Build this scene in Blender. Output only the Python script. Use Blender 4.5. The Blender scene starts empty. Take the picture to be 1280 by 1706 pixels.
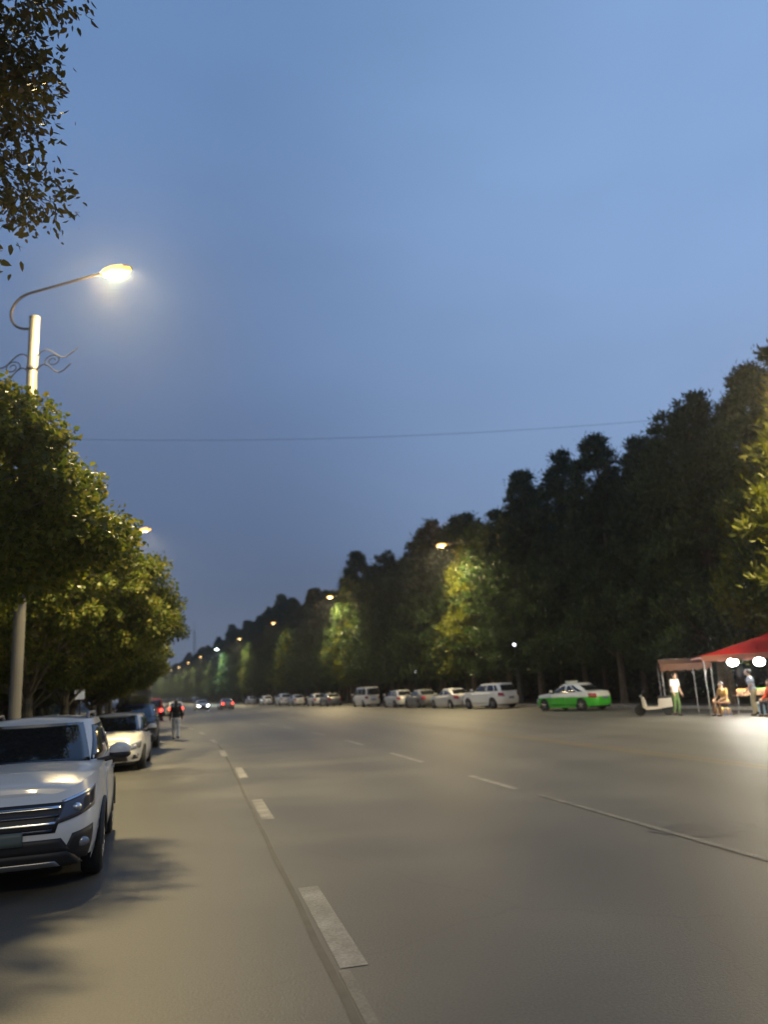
import bpy, math, random
import numpy as np
from mathutils import Vector, Matrix
R_ = math.radians
scn = bpy.context.scene
COL = scn.collection
# ------------------------------------------------------------------ camera, sky, exposure
cam_d = bpy.data.cameras.new('camera'); cam = bpy.data.objects.new('camera', cam_d); COL.objects.link(cam)
EYE = 1.8; PITCH = R_(12.8); ROLL = R_(3.15)
fw = Vector((0, math.cos(PITCH), math.sin(PITCH))); rt = Vector((1, 0, 0)); up = rt.cross(fw)
r2 = rt * math.cos(ROLL) - up * math.sin(ROLL); u2 = rt * math.sin(ROLL) + up * math.cos(ROLL)
cam.matrix_world = Matrix(((r2.x, u2.x, -fw.x, 0), (r2.y, u2.y, -fw.y, 0), (r2.z, u2.z, -fw.z, EYE), (0, 0, 0, 1)))
cam_d.sensor_fit = 'VERTICAL'; cam_d.sensor_height = 36; cam_d.lens = 1282 / 1706 * 36
cam_d.clip_start = 0.1; cam_d.clip_end = 4000
cam_d.dof.use_dof = True; cam_d.dof.focus_distance = 6.5; cam_d.dof.aperture_fstop = 1.15
scn.camera = cam
scn.view_settings.view_transform = 'Standard'; scn.view_settings.look = 'None'
scn.view_settings.exposure = 0.0; scn.view_settings.gamma = 1.0
scn.cycles.use_denoising = True
scn.cycles.max_bounces = 6; scn.cycles.diffuse_bounces = 3; scn.cycles.glossy_bounces = 3
scn.cycles.transmission_bounces = 3; scn.cycles.volume_bounces = 0; scn.cycles.transparent_max_bounces = 8
scn.cycles.sample_clamp_indirect = 3.0

world = bpy.data.worlds.new('World'); scn.world = world; world.use_nodes = True
W = world.node_tree; W.nodes.clear()
def wn(t, **k):
    n = W.nodes.new(t)
    for a, b in k.items(): setattr(n, a, b)
    return n
tc = wn('ShaderNodeTexCoord'); nrm = wn('ShaderNodeVectorMath', operation='NORMALIZE'); W.links.new(tc.outputs['Generated'], nrm.inputs[0])
sep = wn('ShaderNodeSeparateXYZ'); W.links.new(nrm.outputs[0], sep.inputs[0])
cr = wn('ShaderNodeValToRGB')   # dusk sky: colour against the height above the horizon
for i, (p, c) in enumerate([(0.0, (.22, .25, .30)), (.035, (.145, .18, .25)), (.16, (.085, .125, .215)), (.42, (.115, .185, .34)), (.75, (.15, .275, .52)), (1.0, (.13, .24, .48))]):
    e = cr.color_ramp.elements[i] if i < 2 else cr.color_ramp.elements.new(p)
    e.position = p; e.color = (*c, 1)
cr.color_ramp.interpolation = 'B_SPLINE'
W.links.new(sep.outputs['Z'], cr.inputs[0])
dot = wn('ShaderNodeVectorMath', operation='DOT_PRODUCT'); W.links.new(nrm.outputs[0], dot.inputs[0])
bd = Vector((.55, .76, .42)).normalized(); dot.inputs[1].default_value = bd
mr = wn('ShaderNodeMapRange', interpolation_type='SMOOTHERSTEP'); mr.inputs['From Min'].default_value = .68; mr.inputs['From Max'].default_value = 1.0
W.links.new(dot.outputs['Value'], mr.inputs['Value'])
nz = wn('ShaderNodeTexNoise'); nz.inputs['Scale'].default_value = 1.6; nz.inputs['Detail'].default_value = 3; nz.inputs['Roughness'].default_value = .45
mp = wn('ShaderNodeMapping'); mp.inputs['Scale'].default_value = (1, 1, 2.2); W.links.new(nrm.outputs[0], mp.inputs[0]); W.links.new(mp.outputs[0], nz.inputs['Vector'])
nr = wn('ShaderNodeMapRange'); nr.inputs['From Min'].default_value = .3; nr.inputs['From Max'].default_value = .7; nr.inputs['To Min'].default_value = .87; nr.inputs['To Max'].default_value = 1.12
W.links.new(nz.outputs['Fac'], nr.inputs['Value'])
add = wn('ShaderNodeMix', data_type='RGBA', blend_type='ADD'); add.inputs[7].default_value = (.11, .16, .24, 1)
W.links.new(mr.outputs[0], add.inputs[0]); W.links.new(cr.outputs[0], add.inputs[6])
mul = wn('ShaderNodeVectorMath', operation='SCALE'); W.links.new(add.outputs[2], mul.inputs[0]); W.links.new(nr.outputs[0], mul.inputs['Scale'])
bg = wn('ShaderNodeBackground'); W.links.new(mul.outputs[0], bg.inputs['Color']); bg.inputs['Strength'].default_value = 1.0
wo = wn('ShaderNodeOutputWorld'); W.links.new(bg.outputs[0], wo.inputs['Surface'])

LAMP_COL = (1.0, .79, .40); LAMP_W = 2900.0; STALL_W = 3400.0

# ------------------------------------------------------------------ road line and helpers
def C(Y):
    if Y <= 25: return -.25 * Y
    if Y <= 50:
        d = Y - 25; return -6.25 - .25 * d - .0024 * d * d
    return 4.5 - .37 * Y
def S(Y): return -.25 if Y <= 25 else (-.25 - .0048 * (Y - 25) if Y <= 50 else -.37)
def heading(Y, toward=True):        # z rotation of a thing whose front is +X
    s = S(Y); return math.atan2(-1, -s) if toward else math.atan2(1, s)

MATS = {}
def mat(name, col, rough=.6, metal=0, emit=None, es=0, noise=0, nscale=20, coat=0, spec=.5, bump=0, island=0, sub=None, transl=0):
    if name in MATS: return MATS[name]
    m = bpy.data.materials.new(name); m.use_nodes = True; N = m.node_tree.nodes; Lk = m.node_tree.links
    b = N['Principled BSDF']; b.inputs['Base Color'].default_value = (*col, 1); b.inputs['Roughness'].default_value = rough
    b.inputs['Metallic'].default_value = metal; b.inputs['Specular IOR Level'].default_value = spec; b.inputs['Coat Weight'].default_value = coat
    if emit: b.inputs['Emission Color'].default_value = (*emit, 1); b.inputs['Emission Strength'].default_value = es
    if noise or bump:
        t = N.new('ShaderNodeTexCoord'); n = N.new('ShaderNodeTexNoise'); n.inputs['Scale'].default_value = nscale; n.inputs['Detail'].default_value = 4
        Lk.new(t.outputs['Object'], n.inputs['Vector'])
        if noise:
            r = N.new('ShaderNodeMapRange'); r.inputs['From Min'].default_value = .3; r.inputs['From Max'].default_value = .7
            r.inputs['To Min'].default_value = 1 - noise; r.inputs['To Max'].default_value = 1 + noise; Lk.new(n.outputs['Fac'], r.inputs['Value'])
            v = N.new('ShaderNodeVectorMath'); v.operation = 'SCALE'; v.inputs[0].default_value = col; Lk.new(r.outputs[0], v.inputs['Scale']); Lk.new(v.outputs[0], b.inputs['Base Color'])
        if bump:
            bp = N.new('ShaderNodeBump'); bp.inputs['Strength'].default_value = bump; bp.inputs['Distance'].default_value = .02
            Lk.new(n.outputs['Fac'], bp.inputs['Height']); Lk.new(bp.outputs[0], b.inputs['Normal'])
    MATS[name] = m; return m
def leaf_mat(name, cols, transl=.35, rough=.55):
    m = bpy.data.materials.new(name); m.use_nodes = True; N = m.node_tree.nodes; Lk = m.node_tree.links
    b = N['Principled BSDF']; out = N['Material Output']; b.inputs['Roughness'].default_value = rough; b.inputs['Specular IOR Level'].default_value = .3
    g = N.new('ShaderNodeNewGeometry'); r = N.new('ShaderNodeValToRGB')
    for i, c in enumerate(cols):
        e = r.color_ramp.elements[i] if i < 2 else r.color_ramp.elements.new(1)
        e.position = i / (len(cols) - 1); e.color = (*c, 1)
    Lk.new(g.outputs['Random Per Island'], r.inputs[0]); Lk.new(r.outputs[0], b.inputs['Base Color'])
    t = N.new('ShaderNodeBsdfTranslucent'); hs = N.new('ShaderNodeHueSaturation'); hs.inputs['Value'].default_value = 1.4; hs.inputs['Saturation'].default_value = 1.1
    Lk.new(r.outputs[0], hs.inputs['Color']); Lk.new(hs.outputs[0], t.inputs[0])
    x = N.new('ShaderNodeMixShader'); x.inputs[0].default_value = transl; Lk.new(b.outputs[0], x.inputs[1]); Lk.new(t.outputs[0], x.inputs[2]); Lk.new(x.outputs[0], out.inputs['Surface'])
    return m

def mesh_obj(name, V, Fc, m, parent=None, smooth=False, mesh=None):
    if mesh is None:
        mesh = bpy.data.meshes.new(name); mesh.from_pydata([tuple(map(float, v)) for v in V], [], [tuple(map(int, f)) for f in Fc]); mesh.materials.append(m)
        if smooth: mesh.polygons.foreach_set('use_smooth', [True] * len(mesh.polygons))
        mesh.update()
    o = bpy.data.objects.new(name, mesh); COL.objects.link(o)
    if parent: o.parent = parent
    return o
def quads_mesh(name, V, nper, m):       # numpy: V (n*nper,3), faces of nper verts each
    n = len(V) // nper; me = bpy.data.meshes.new(name)
    me.vertices.add(len(V)); me.vertices.foreach_set('co', np.asarray(V, np.float32).ravel())
    me.loops.add(n * nper); me.loops.foreach_set('vertex_index', np.arange(n * nper, dtype=np.int32))
    me.polygons.add(n); me.polygons.foreach_set('loop_start', np.arange(0, n * nper, nper, dtype=np.int32))
    me.materials.append(m); me.update(calc_edges=True); return me
def tag(o, label=None, cat=None, group=None, kind=None):
    if label: o['label'] = label
    if cat: o['category'] = cat
    if group: o['group'] = group
    if kind: o['kind'] = kind
    return o
def thing(name, label, cat, loc=(0, 0, 0), rz=0, group=None):
    o = bpy.data.objects.new(name, None); COL.objects.link(o); o.location = loc; o.rotation_euler = (0, 0, rz); o.empty_display_size = .2
    return tag(o, label, cat, group)
def dup(root, loc, rz, label, scale=None, group=None):
    r = root.copy(); COL.objects.link(r); r.location = loc; r.rotation_euler = (0, 0, rz); r['label'] = label
    if scale: r.scale = scale
    if group: r['group'] = group
    for ch in list(root.children):
        c = ch.copy(); COL.objects.link(c); c.parent = r
        for g in list(ch.children):
            d = g.copy(); COL.objects.link(d); d.parent = c
    return r

class MB:
    def __init__(s): s.V = []; s.F = []
    def add(s, V, Fc):
        n = len(s.V); s.V += [tuple(v) for v in V]; s.F += [tuple(i + n for i in f) for f in Fc]; return s
    def box(s, a, b, rot=None, c=None):
        (x0, y0, z0), (x1, y1, z1) = a, b
        V = [Vector(p) for p in ((x0, y0, z0), (x1, y0, z0), (x1, y1, z0), (x0, y1, z0), (x0, y0, z1), (x1, y0, z1), (x1, y1, z1), (x0, y1, z1))]
        if rot: V = [rot @ v for v in V]
        if c: V = [v + Vector(c) for v in V]
        return s.add(V, [(0, 3, 2, 1), (4, 5, 6, 7), (0, 1, 5, 4), (1, 2, 6, 5), (2, 3, 7, 6), (3, 0, 4, 7)])
    def tube(s, pts, rad, n=8, caps=True):
        pts = [Vector(p) for p in pts]; k = len(pts)
        rad = [rad] * k if isinstance(rad, (int, float)) else rad
        V = []; prev = None
        for i, p in enumerate(pts):
            d = (pts[min(i + 1, k - 1)] - pts[max(i - 1, 0)]).normalized()
            if prev is None: a = d.orthogonal().normalized()
            else:
                a = prev - d * prev.dot(d); a = a.normalized() if a.length > 1e-5 else d.orthogonal().normalized()
            prev = a; b = d.cross(a)
            for j in range(n):
                t = 2 * math.pi * j / n; V.append(p + (a * math.cos(t) + b * math.sin(t)) * rad[i])
        Fc = [(i * n + j, i * n + (j + 1) % n, (i + 1) * n + (j + 1) % n, (i + 1) * n + j) for i in range(k - 1) for j in range(n)]
        if caps: Fc += [tuple(reversed(range(n))), tuple(range((k - 1) * n, k * n))]
        return s.add(V, Fc)
    def lathe(s, prof, n=24, axis='z', c=(0, 0, 0)):    # prof [(r, h)]
        V = []
        for r, h in prof:
            for j in range(n):
                t = 2 * math.pi * j / n; x, y = r * math.cos(t), r * math.sin(t)
                V.append((x + c[0], y + c[1], h + c[2]) if axis == 'z' else ((x + c[0], h + c[1], y + c[2]) if axis == 'y' else (h + c[0], x + c[1], y + c[2])))
        k = len(prof)
        return s.add(V, [(i * n + j, i * n + (j + 1) % n, (i + 1) * n + (j + 1) % n, (i + 1) * n + j) for i in range(k - 1) for j in range(n)] + [tuple(range(n)), tuple(range((k - 1) * n, k * n))])
    def ball(s, c, r, n=12, m=8):
        r = (r, r, r) if isinstance(r, (int, float)) else r; V = [(c[0], c[1], c[2] - r[2])]
        for i in range(1, m):
            p = -math.pi / 2 + math.pi * i / m
            for j in range(n):
                t = 2 * math.pi * j / n; V.append((c[0] + r[0] * math.cos(p) * math.cos(t), c[1] + r[1] * math.cos(p) * math.sin(t), c[2] + r[2] * math.sin(p)))
        V.append((c[0], c[1], c[2] + r[2])); L = len(V) - 1
        Fc = [(0, 1 + (j + 1) % n, 1 + j) for j in range(n)] + [(L, L - n + j, L - n + (j + 1) % n) for j in range(n)]
        Fc += [(1 + i * n + j, 1 + i * n + (j + 1) % n, 1 + (i + 1) * n + (j + 1) % n, 1 + (i + 1) * n + j) for i in range(m - 2) for j in range(n)]
        return s.add(V, Fc)
    def build(s, name, m, parent=None, smooth=False): return mesh_obj(name, s.V, s.F, m, parent, smooth)

# ------------------------------------------------------------------ ground, road, kerbs, markings
def surf_mat(name, c1, c2, rough, scale, streak=(1, 1, 1), bump=.3, fine=60, cracks=False):
    m = bpy.data.materials.new(name); m.use_nodes = True; N = m.node_tree.nodes; Lk = m.node_tree.links; b = N['Principled BSDF']
    t = N.new('ShaderNodeTexCoord'); mp = N.new('ShaderNodeMapping'); mp.inputs['Scale'].default_value = streak; Lk.new(t.outputs['Object'], mp.inputs[0])
    n = N.new('ShaderNodeTexNoise'); n.inputs['Scale'].default_value = scale; n.inputs['Detail'].default_value = 6; n.inputs['Roughness'].default_value = .6; Lk.new(mp.outputs[0], n.inputs['Vector'])
    f = N.new('ShaderNodeTexNoise'); f.inputs['Scale'].default_value = fine; f.inputs['Detail'].default_value = 3; Lk.new(t.outputs['Object'], f.inputs['Vector'])
    r = N.new('ShaderNodeValToRGB'); r.color_ramp.elements[0].position = .3; r.color_ramp.elements[1].position = .7; r.color_ramp.elements[0].color = (*c1, 1); r.color_ramp.elements[1].color = (*c2, 1)
    Lk.new(n.outputs['Fac'], r.inputs[0])
    q = N.new('ShaderNodeMapRange'); q.inputs['From Min'].default_value = .25; q.inputs['From Max'].default_value = .75; q.inputs['To Min'].default_value = .66; q.inputs['To Max'].default_value = 1.34; Lk.new(f.outputs['Fac'], q.inputs['Value'])
    v = N.new('ShaderNodeVectorMath'); v.operation = 'SCALE'; Lk.new(r.outputs[0], v.inputs[0]); Lk.new(q.outputs[0], v.inputs['Scale']); Lk.new(v.outputs[0], b.inputs['Base Color'])
    if cracks:   # cracks, darker wheel tracks along the lanes and tar patches
        vo = N.new('ShaderNodeTexVoronoi'); vo.feature = 'DISTANCE_TO_EDGE'; vo.inputs['Scale'].default_value = .16
        wz = N.new('ShaderNodeTexNoise'); wz.inputs['Scale'].default_value = 1.2; wz.inputs['Detail'].default_value = 5; Lk.new(t.outputs['Object'], wz.inputs['Vector'])
        wm = N.new('ShaderNodeMix'); wm.data_type = 'VECTOR'; wm.inputs[0].default_value = .35; Lk.new(t.outputs['Object'], wm.inputs[4]); Lk.new(wz.outputs['Color'], wm.inputs[5]); Lk.new(wm.outputs[1], vo.inputs['Vector'])
        cm = N.new('ShaderNodeMapRange'); cm.inputs['From Max'].default_value = .0025; cm.inputs['To Min'].default_value = .84; cm.inputs['To Max'].default_value = 1; Lk.new(vo.outputs['Distance'], cm.inputs['Value'])
        dv = N.new('ShaderNodeVectorMath'); dv.operation = 'DOT_PRODUCT'; dv.inputs[1].default_value = (.97, .2425, 0); Lk.new(t.outputs['Object'], dv.inputs[0])
        sn = N.new('ShaderNodeMath'); sn.operation = 'SINE'; ml = N.new('ShaderNodeMath'); ml.operation = 'MULTIPLY'; ml.inputs[1].default_value = 3.0; Lk.new(dv.outputs['Value'], ml.inputs[0]); Lk.new(ml.outputs[0], sn.inputs[0])
        sm = N.new('ShaderNodeMapRange'); sm.inputs['From Min'].default_value = -1; sm.inputs['To Min'].default_value = .90; sm.inputs['To Max'].default_value = 1.06; Lk.new(sn.outputs[0], sm.inputs['Value'])
        v1 = N.new('ShaderNodeMath'); v1.operation = 'MULTIPLY'; Lk.new(cm.outputs[0], v1.inputs[0]); Lk.new(sm.outputs[0], v1.inputs[1])
        v2 = N.new('ShaderNodeMath'); v2.operation = 'MULTIPLY'; Lk.new(v1.outputs[0], v2.inputs[0]); Lk.new(q.outputs[0], v2.inputs[1]); Lk.new(v2.outputs[0], v.inputs['Scale'])
    rr = N.new('ShaderNodeMapRange'); rr.inputs['To Min'].default_value = rough - .1; rr.inputs['To Max'].default_value = rough + .1; Lk.new(n.outputs['Fac'], rr.inputs['Value']); Lk.new(rr.outputs[0], b.inputs['Roughness'])
    bp = N.new('ShaderNodeBump'); bp.inputs['Strength'].default_value = bump; bp.inputs['Distance'].default_value = .01; Lk.new(f.outputs['Fac'], bp.inputs['Height']); Lk.new(bp.outputs[0], b.inputs['Normal'])
    return m
M_road = surf_mat('worn_asphalt', (.050, .0495, .044), (.088, .087, .077), .55, .30, (.7, 1.5, 1), fine=55, bump=.22, cracks=True)
M_dirt = surf_mat('bare_soil', (.035, .032, .022), (.07, .06, .04), .9, .8)
M_pave = surf_mat('paving', (.08, .078, .07), (.13, .125, .115), .8, 1.2)
M_kerb = mat('kerb_stone', (.24, .23, .21), .8, noise=.2, nscale=6)
M_paint = surf_mat('worn_white_paint', (.095, .093, .082), (.255, .255, .235), .6, 2.6, fine=40)
M_yell = surf_mat('worn_yellow_paint', (.10, .085, .05), (.15, .12, .06), .6, 2.0, fine=20)
M_faded = surf_mat('faded_paint', (.070, .069, .060), (.155, .15, .135), .6, 2.2, fine=40)
M_seam = mat('tar_seam', (.055, .053, .045), .7, noise=.25, nscale=4)
tag(mesh_obj('ground', [(-1500, -150, -.02), (1500, -150, -.02), (1500, 2200, -.02), (-1500, 2200, -.02)], [(0, 1, 2, 3)], M_dirt), kind='structure')
YS = [-30 + 3 * i for i in range(30)] + [60 + 20 * i for i in range(40)]
def strip(name, a, b, z, m, ys=YS, th=None, jit=0, kind='structure'):
    V = []; rng = random.Random(7)
    n = len(ys)
    for y in ys:
        j = rng.uniform(-jit, jit); V += [(C(y) + a + j, y, z), (C(y) + b + j, y, z)]
    Fc = [(2 * i, 2 * i + 1, 2 * i + 3, 2 * i + 2) for i in range(n - 1)]
    if th:
        V += [(x, y, zz - th) for x, y, zz in list(V)]
        Fc += [(2 * i, 2 * i + 2, 2 * i + 2 + 2 * n, 2 * i + 2 * n) for i in range(n - 1)] + [(2 * i + 1, 2 * i + 1 + 2 * n, 2 * i + 3 + 2 * n, 2 * i + 3) for i in range(n - 1)] + [(0, 2 * n, 2 * n + 1, 1)]
    o = mesh_obj(name, V, Fc, m); return tag(o, kind=kind)
strip('road', -3.40, 24.15, 0, M_road)
strip('kerb_left', -3.55, -3.40, .13, M_kerb, th=.14)
strip('pavement_left', -9.5, -3.55, .125, M_pave, th=.14)
strip('kerb_right', 24.15, 24.32, .13, M_kerb, th=.14)
strip('pavement_right', 24.32, 26.2, .125, M_pave, th=.14)
def mark(pts, w, name, m, z, label, cat, group=None):   # ribbon through points
    V = []
    for i, p in enumerate(pts):
        d = Vector(pts[min(i + 1, len(pts) - 1)]) - Vector(pts[max(i - 1, 0)]); d.normalize(); nn = Vector((d.y, -d.x)) * w / 2
        V += [(p[0] - nn.x, p[1] - nn.y, z), (p[0] + nn.x, p[1] + nn.y, z)]
    o = mesh_obj(name, V, [(2 * i, 2 * i + 1, 2 * i + 3, 2 * i + 2) for i in range(len(pts) - 1)], m); return tag(o, kind='structure')
def along(off, a, b, st=1.5):
    n = max(2, int((b - a) / st) + 1); return [(C(a + (b - a) * i / (n - 1)) + off, a + (b - a) * i / (n - 1)) for i in range(n)]
for a, b in ((5.65, 7.85), (12.0, 14.2), (17.9, 20.5), (24.4, 27.2), (31.5, 34.5), (39, 42), (46, 49), (53, 56)):
    mark(along(1.05 if b < 21 else .85, a, b), .19, 'lane_marking', M_paint, .004 if b < 21 else .008, '', '')
for a, b in ((13.74, 16.0), (19.3, 22.4), (26, 29), (33, 36), (40, 43), (47, 50)):
    mark(along(5.42, a, b), .13, 'lane_marking', M_paint, .004, '', '')
mark(along(5.45, 7, 12.9), .10, 'worn_line', M_faded, .007, '', '')
mark(along(.97, 3.5, 5.6), .075, 'worn_line', M_faded, .005, '', '')
strip('tar_seam', .86, .915, .004, M_seam, ys=[3 + 1.1 * i for i in range(26)], jit=.012)
strip('yellow_line', 10.2, 10.36, .004, M_yell, ys=[8 + 3 * i for i in range(20)] + [70 + 20 * i for i in range(10)])
strip('yellow_line', 10.5, 10.66, .004, M_yell, ys=[8 + 3 * i for i in range(20)] + [70 + 20 * i for i in range(10)])
# oil stain in the right lane
V = [(3.55, 9.55, .004)]; rng = random.Random(3)
for j in range(24):
    t = 2 * math.pi * j / 24; q = 1 + rng.uniform(-.22, .22); V.append((3.55 + .62 * q * math.cos(t), 9.55 + .42 * q * math.sin(t), .004))
tag(mesh_obj('oil_stain', V, [(0, 1 + j, 1 + (j + 1) % 24) for j in range(24)], mat('oil', (.04, .038, .034), .5, noise=.3, nscale=5)), kind='structure')

# ------------------------------------------------------------------ trees
M_bark = mat('bark', (.10, .075, .05), .9, noise=.35, nscale=7, bump=.8)
M_bark2 = mat('plane_bark', (.16, .14, .10), .85, noise=.4, nscale=4, bump=.5)
M_leafR = leaf_mat('tall_tree_leaf', [(.014, .030, .011), (.026, .052, .013), (.044, .076, .015)], .26)
M_leafL = leaf_mat('broad_leaf', [(.050, .072, .014), (.090, .120, .020), (.140, .155, .028), (.19, .17, .04)], .38, .5)
M_leafD = leaf_mat('dry_leaf', [(.05, .05, .015), (.08, .075, .02), (.09, .06, .025)], .3)
def leaves(centres, sizes, per, L, Wd, seed, droop=0., flat=0.):
    g = np.random.default_rng(seed); n = len(centres) * per
    c = np.repeat(np.asarray(centres), per, 0); s = np.repeat(np.asarray(sizes), per)[:, None]
    d = g.normal(size=(n, 3)); d /= np.linalg.norm(d, axis=1)[:, None]; p = c + d * s * np.abs(g.normal(size=(n, 1))) * .72 * np.array([1, 1, .8])
    a = g.normal(size=(n, 3)) * .7 + d * .8; a[:, 2] += droop; a /= np.linalg.norm(a, axis=1)[:, None]
    b = np.cross(a, g.normal(size=(n, 3)) + np.array([0, 0, flat])); b /= np.linalg.norm(b, axis=1)[:, None]
    k = g.uniform(.6, 1.3, (n, 1)); l = L * k; w = Wd * k; nn = np.cross(a, b)
    v = np.stack([p, p + a * l * .5 + b * w * .5 + nn * w * .12, p + a * l, p + a * l * .5 - b * w * .5 + nn * w * .12], 1)
    return v.reshape(-1, 3)
def ovate(centres, sizes, per, L, Wd, seed):
    g = np.random.default_rng(seed); n = len(centres) * per
    c = np.repeat(np.asarray(centres), per, 0); s = np.repeat(np.asarray(sizes), per)[:, None]
    d = g.normal(size=(n, 3)); d /= np.linalg.norm(d, axis=1)[:, None]; p = c + d * s * (g.random((n, 1)) ** .45) * np.array([1, 1, .7])
    a = g.normal(size=(n, 3)) + d * .9; a[:, 2] -= .5; a /= np.linalg.norm(a, axis=1)[:, None]
    b = np.cross(a, g.normal(size=(n, 3)) * .6 + np.array([0, 0, 1])); b /= np.linalg.norm(b, axis=1)[:, None]
    k = g.uniform(.5, 1.35, (n, 1)); l = L * k; w = Wd * k * g.uniform(.7, 1.2, (n, 1)); nn = np.cross(a, b)
    e = g.uniform(-.25, .35, (n, 1))
    v = np.stack([p, p + a * l * .28 + b * w * .48 + nn * w * e, p + a * l * .68 + b * w * .36 + nn * w * e, p + a * l, p + a * l * .68 - b * w * .36 + nn * w * e, p + a * l * .28 - b * w * .48 + nn * w * e], 1)
    return v.reshape(-1, 3)
def limb_mesh(H, limbs, r0, seed, lean=.02):
    g = random.Random(seed); mb = MB()
    tp = [(g.uniform(-lean, lean) * i, g.uniform(-lean, lean) * i, H * i / 8) for i in range(9)]
    mb.tube(tp, [r0 * (1.25 if i == 0 else 1) * (1 - i / 9) ** .8 + .02 for i in range(9)], 10)
    for (z, ang, ln, rise) in limbs:
        q = min(z / H, .99) * 8; i = int(q); f = q - i; b = Vector(tp[i]).lerp(Vector(tp[i + 1]), f)
        d = Vector((math.cos(ang), math.sin(ang), rise)); e = b + d * ln; mid = b + d * ln * .5 + Vector((0, 0, -.06 * ln))
        rr = max(.02, r0 * .34 * (1 - z / H) + .025); mb.tube([b, mid, e], [rr, rr * .6, .012], 6)
    return mb, tp
def tall_tree(seed, H=17, R=3.3, per=100, nc=430, z0=2.4, m=None, ex=.74):
    g = random.Random(seed); cs = []; sz = []
    tips = [(0, 0, H, 1.0), (g.uniform(-1.2, 1.2), g.uniform(-1.2, 1.2), H * g.uniform(.86, .93), .7), (g.uniform(-1.6, 1.6), g.uniform(-1.6, 1.6), H * g.uniform(.78, .86), .7)]
    lob = [(g.uniform(0, 6.28), g.uniform(.1, .9), g.uniform(.7, 1.25)) for _ in range(14)]
    for i in range(nc):
        tx, ty, th, tr = tips[0] if i % 5 < 3 else tips[1 + i % 2]
        f = g.random() ** .85; z = z0 + (th - z0) * f
        r = R * tr * (min(1, (f + .12) / .3) ** .6) * (1 - f) ** ex + .15
        a = g.uniform(0, 6.283); q = 1
        for la, lf, lm in lob:
            w = math.exp(-(((a - la + 3.1416) % 6.2832 - 3.1416) / .6) ** 2 - ((f - lf) / .12) ** 2); q *= 1 + (lm - 1) * w
        rr = r * q * math.sqrt(g.uniform(.12, 1)); cs.append((tx * f + rr * math.cos(a), ty * f + rr * math.sin(a), z + g.uniform(-.3, .3))); sz.append(g.uniform(.35, .8) * (1 - .45 * f))
    limbs = [(z0 + (H * .8 - z0) * k / 26, g.uniform(0, 6.28), R * .8 * (1 - k / 30) * g.uniform(.6, 1), g.uniform(.5, .9)) for k in range(26)]
    mb, tp = limb_mesh(H * .93, limbs, .19, seed)
    t = MB().build('trunk', M_bark); t.data.from_pydata(mb.V, [], mb.F); t.data.update()
    me = quads_mesh('crown', leaves(cs, sz, per, .32, .085, seed, .8), 4, m or M_leafR)
    return me, t
def broad_tree(seed, H=7.2, R=3.9, z0=1.9, per=270, nc=370, m=None, L=.105, Wd=.083, lv=(.62, 1.25), flatb=.75, lm=None):
    g = random.Random(seed); cs = []; sz = []; zc = z0 + (H - z0) * .42
    lob = [(g.uniform(0, 6.28), g.uniform(-.6, 1), g.uniform(*lv)) for _ in range(22)]
    while len(cs) < nc:
        u, v, w = g.uniform(-1, 1), g.uniform(-1, 1), g.uniform(-1, 1); d = math.sqrt(u * u + v * v + w * w)
        if d > 1 or d < .25: continue
        a = math.atan2(v, u); e = w / d; q = 1
        for la, le, lq in lob: q *= 1 + (lq - 1) * math.exp(-(((a - la + 3.1416) % 6.2832 - 3.1416) / .5) ** 2 - ((e - le) / .35) ** 2)
        f = d ** -.35 * q
        z = zc + w * f * ((H - zc) if w > 0 else (zc - z0) * flatb + .1)
        cs.append((u * f * R, v * f * R, z)); sz.append(g.uniform(.3, .62))
    limbs = [(z0 * .75 + g.uniform(0, 1.6), g.uniform(0, 6.28), g.uniform(1.8, 3.0), g.uniform(.5, 1.2)) for _ in range(14)]
    mb, tp = limb_mesh(H * .82, limbs, .15, seed, .04)
    for c in cs[::4]:
        q = Vector(tp[min(8, max(2, int((c[2] - .9) / (H * .82) * 8)))]); e = Vector(c); m_ = q.lerp(e, .55) + Vector((0, 0, .25)); mb.tube([q, m_, e, e + (e - m_) * .35 + Vector((0, 0, -.12))], [.03, .016, .008, .004], 4)
    t = MB().build('trunk', M_bark2); t.data.from_pydata(mb.V, [], mb.F); t.data.update()
    me = quads_mesh('crown', ovate(cs, sz, per, L, Wd, seed), 6, m or M_leafL)
    return me, t
def tree_thing(name, me, t, loc, rz, label, cat, group, scale=(1, 1, 1)):
    o = thing(name, label, cat, loc, rz, group); o.scale = scale
    c = bpy.data.objects.new('crown', me); COL.objects.link(c); c.parent = o
    tt = bpy.data.objects.new('trunk', t.data); COL.objects.link(tt); tt.parent = o
    return o
rg = random.Random(11)
tallv = [tall_tree(100 + i, H, R, ex=e) for i, (H, R, e) in enumerate([(16.9, 4.9, .58), (16.3, 4.9, .50), (17.4, 4.8, .66), (15.8, 5.0, .48), (16.6, 4.7, .54)])]
broadv = [broad_tree(200 + i) for i in range(3)]
ORD = ['first', 'second', 'third', 'fourth', 'fifth', 'sixth', 'seventh', 'eighth', 'ninth', 'tenth', 'eleventh', 'twelfth', 'thirteenth', 'fourteenth', 'fifteenth', 'sixteenth', 'seventeenth', 'eighteenth']
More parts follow.
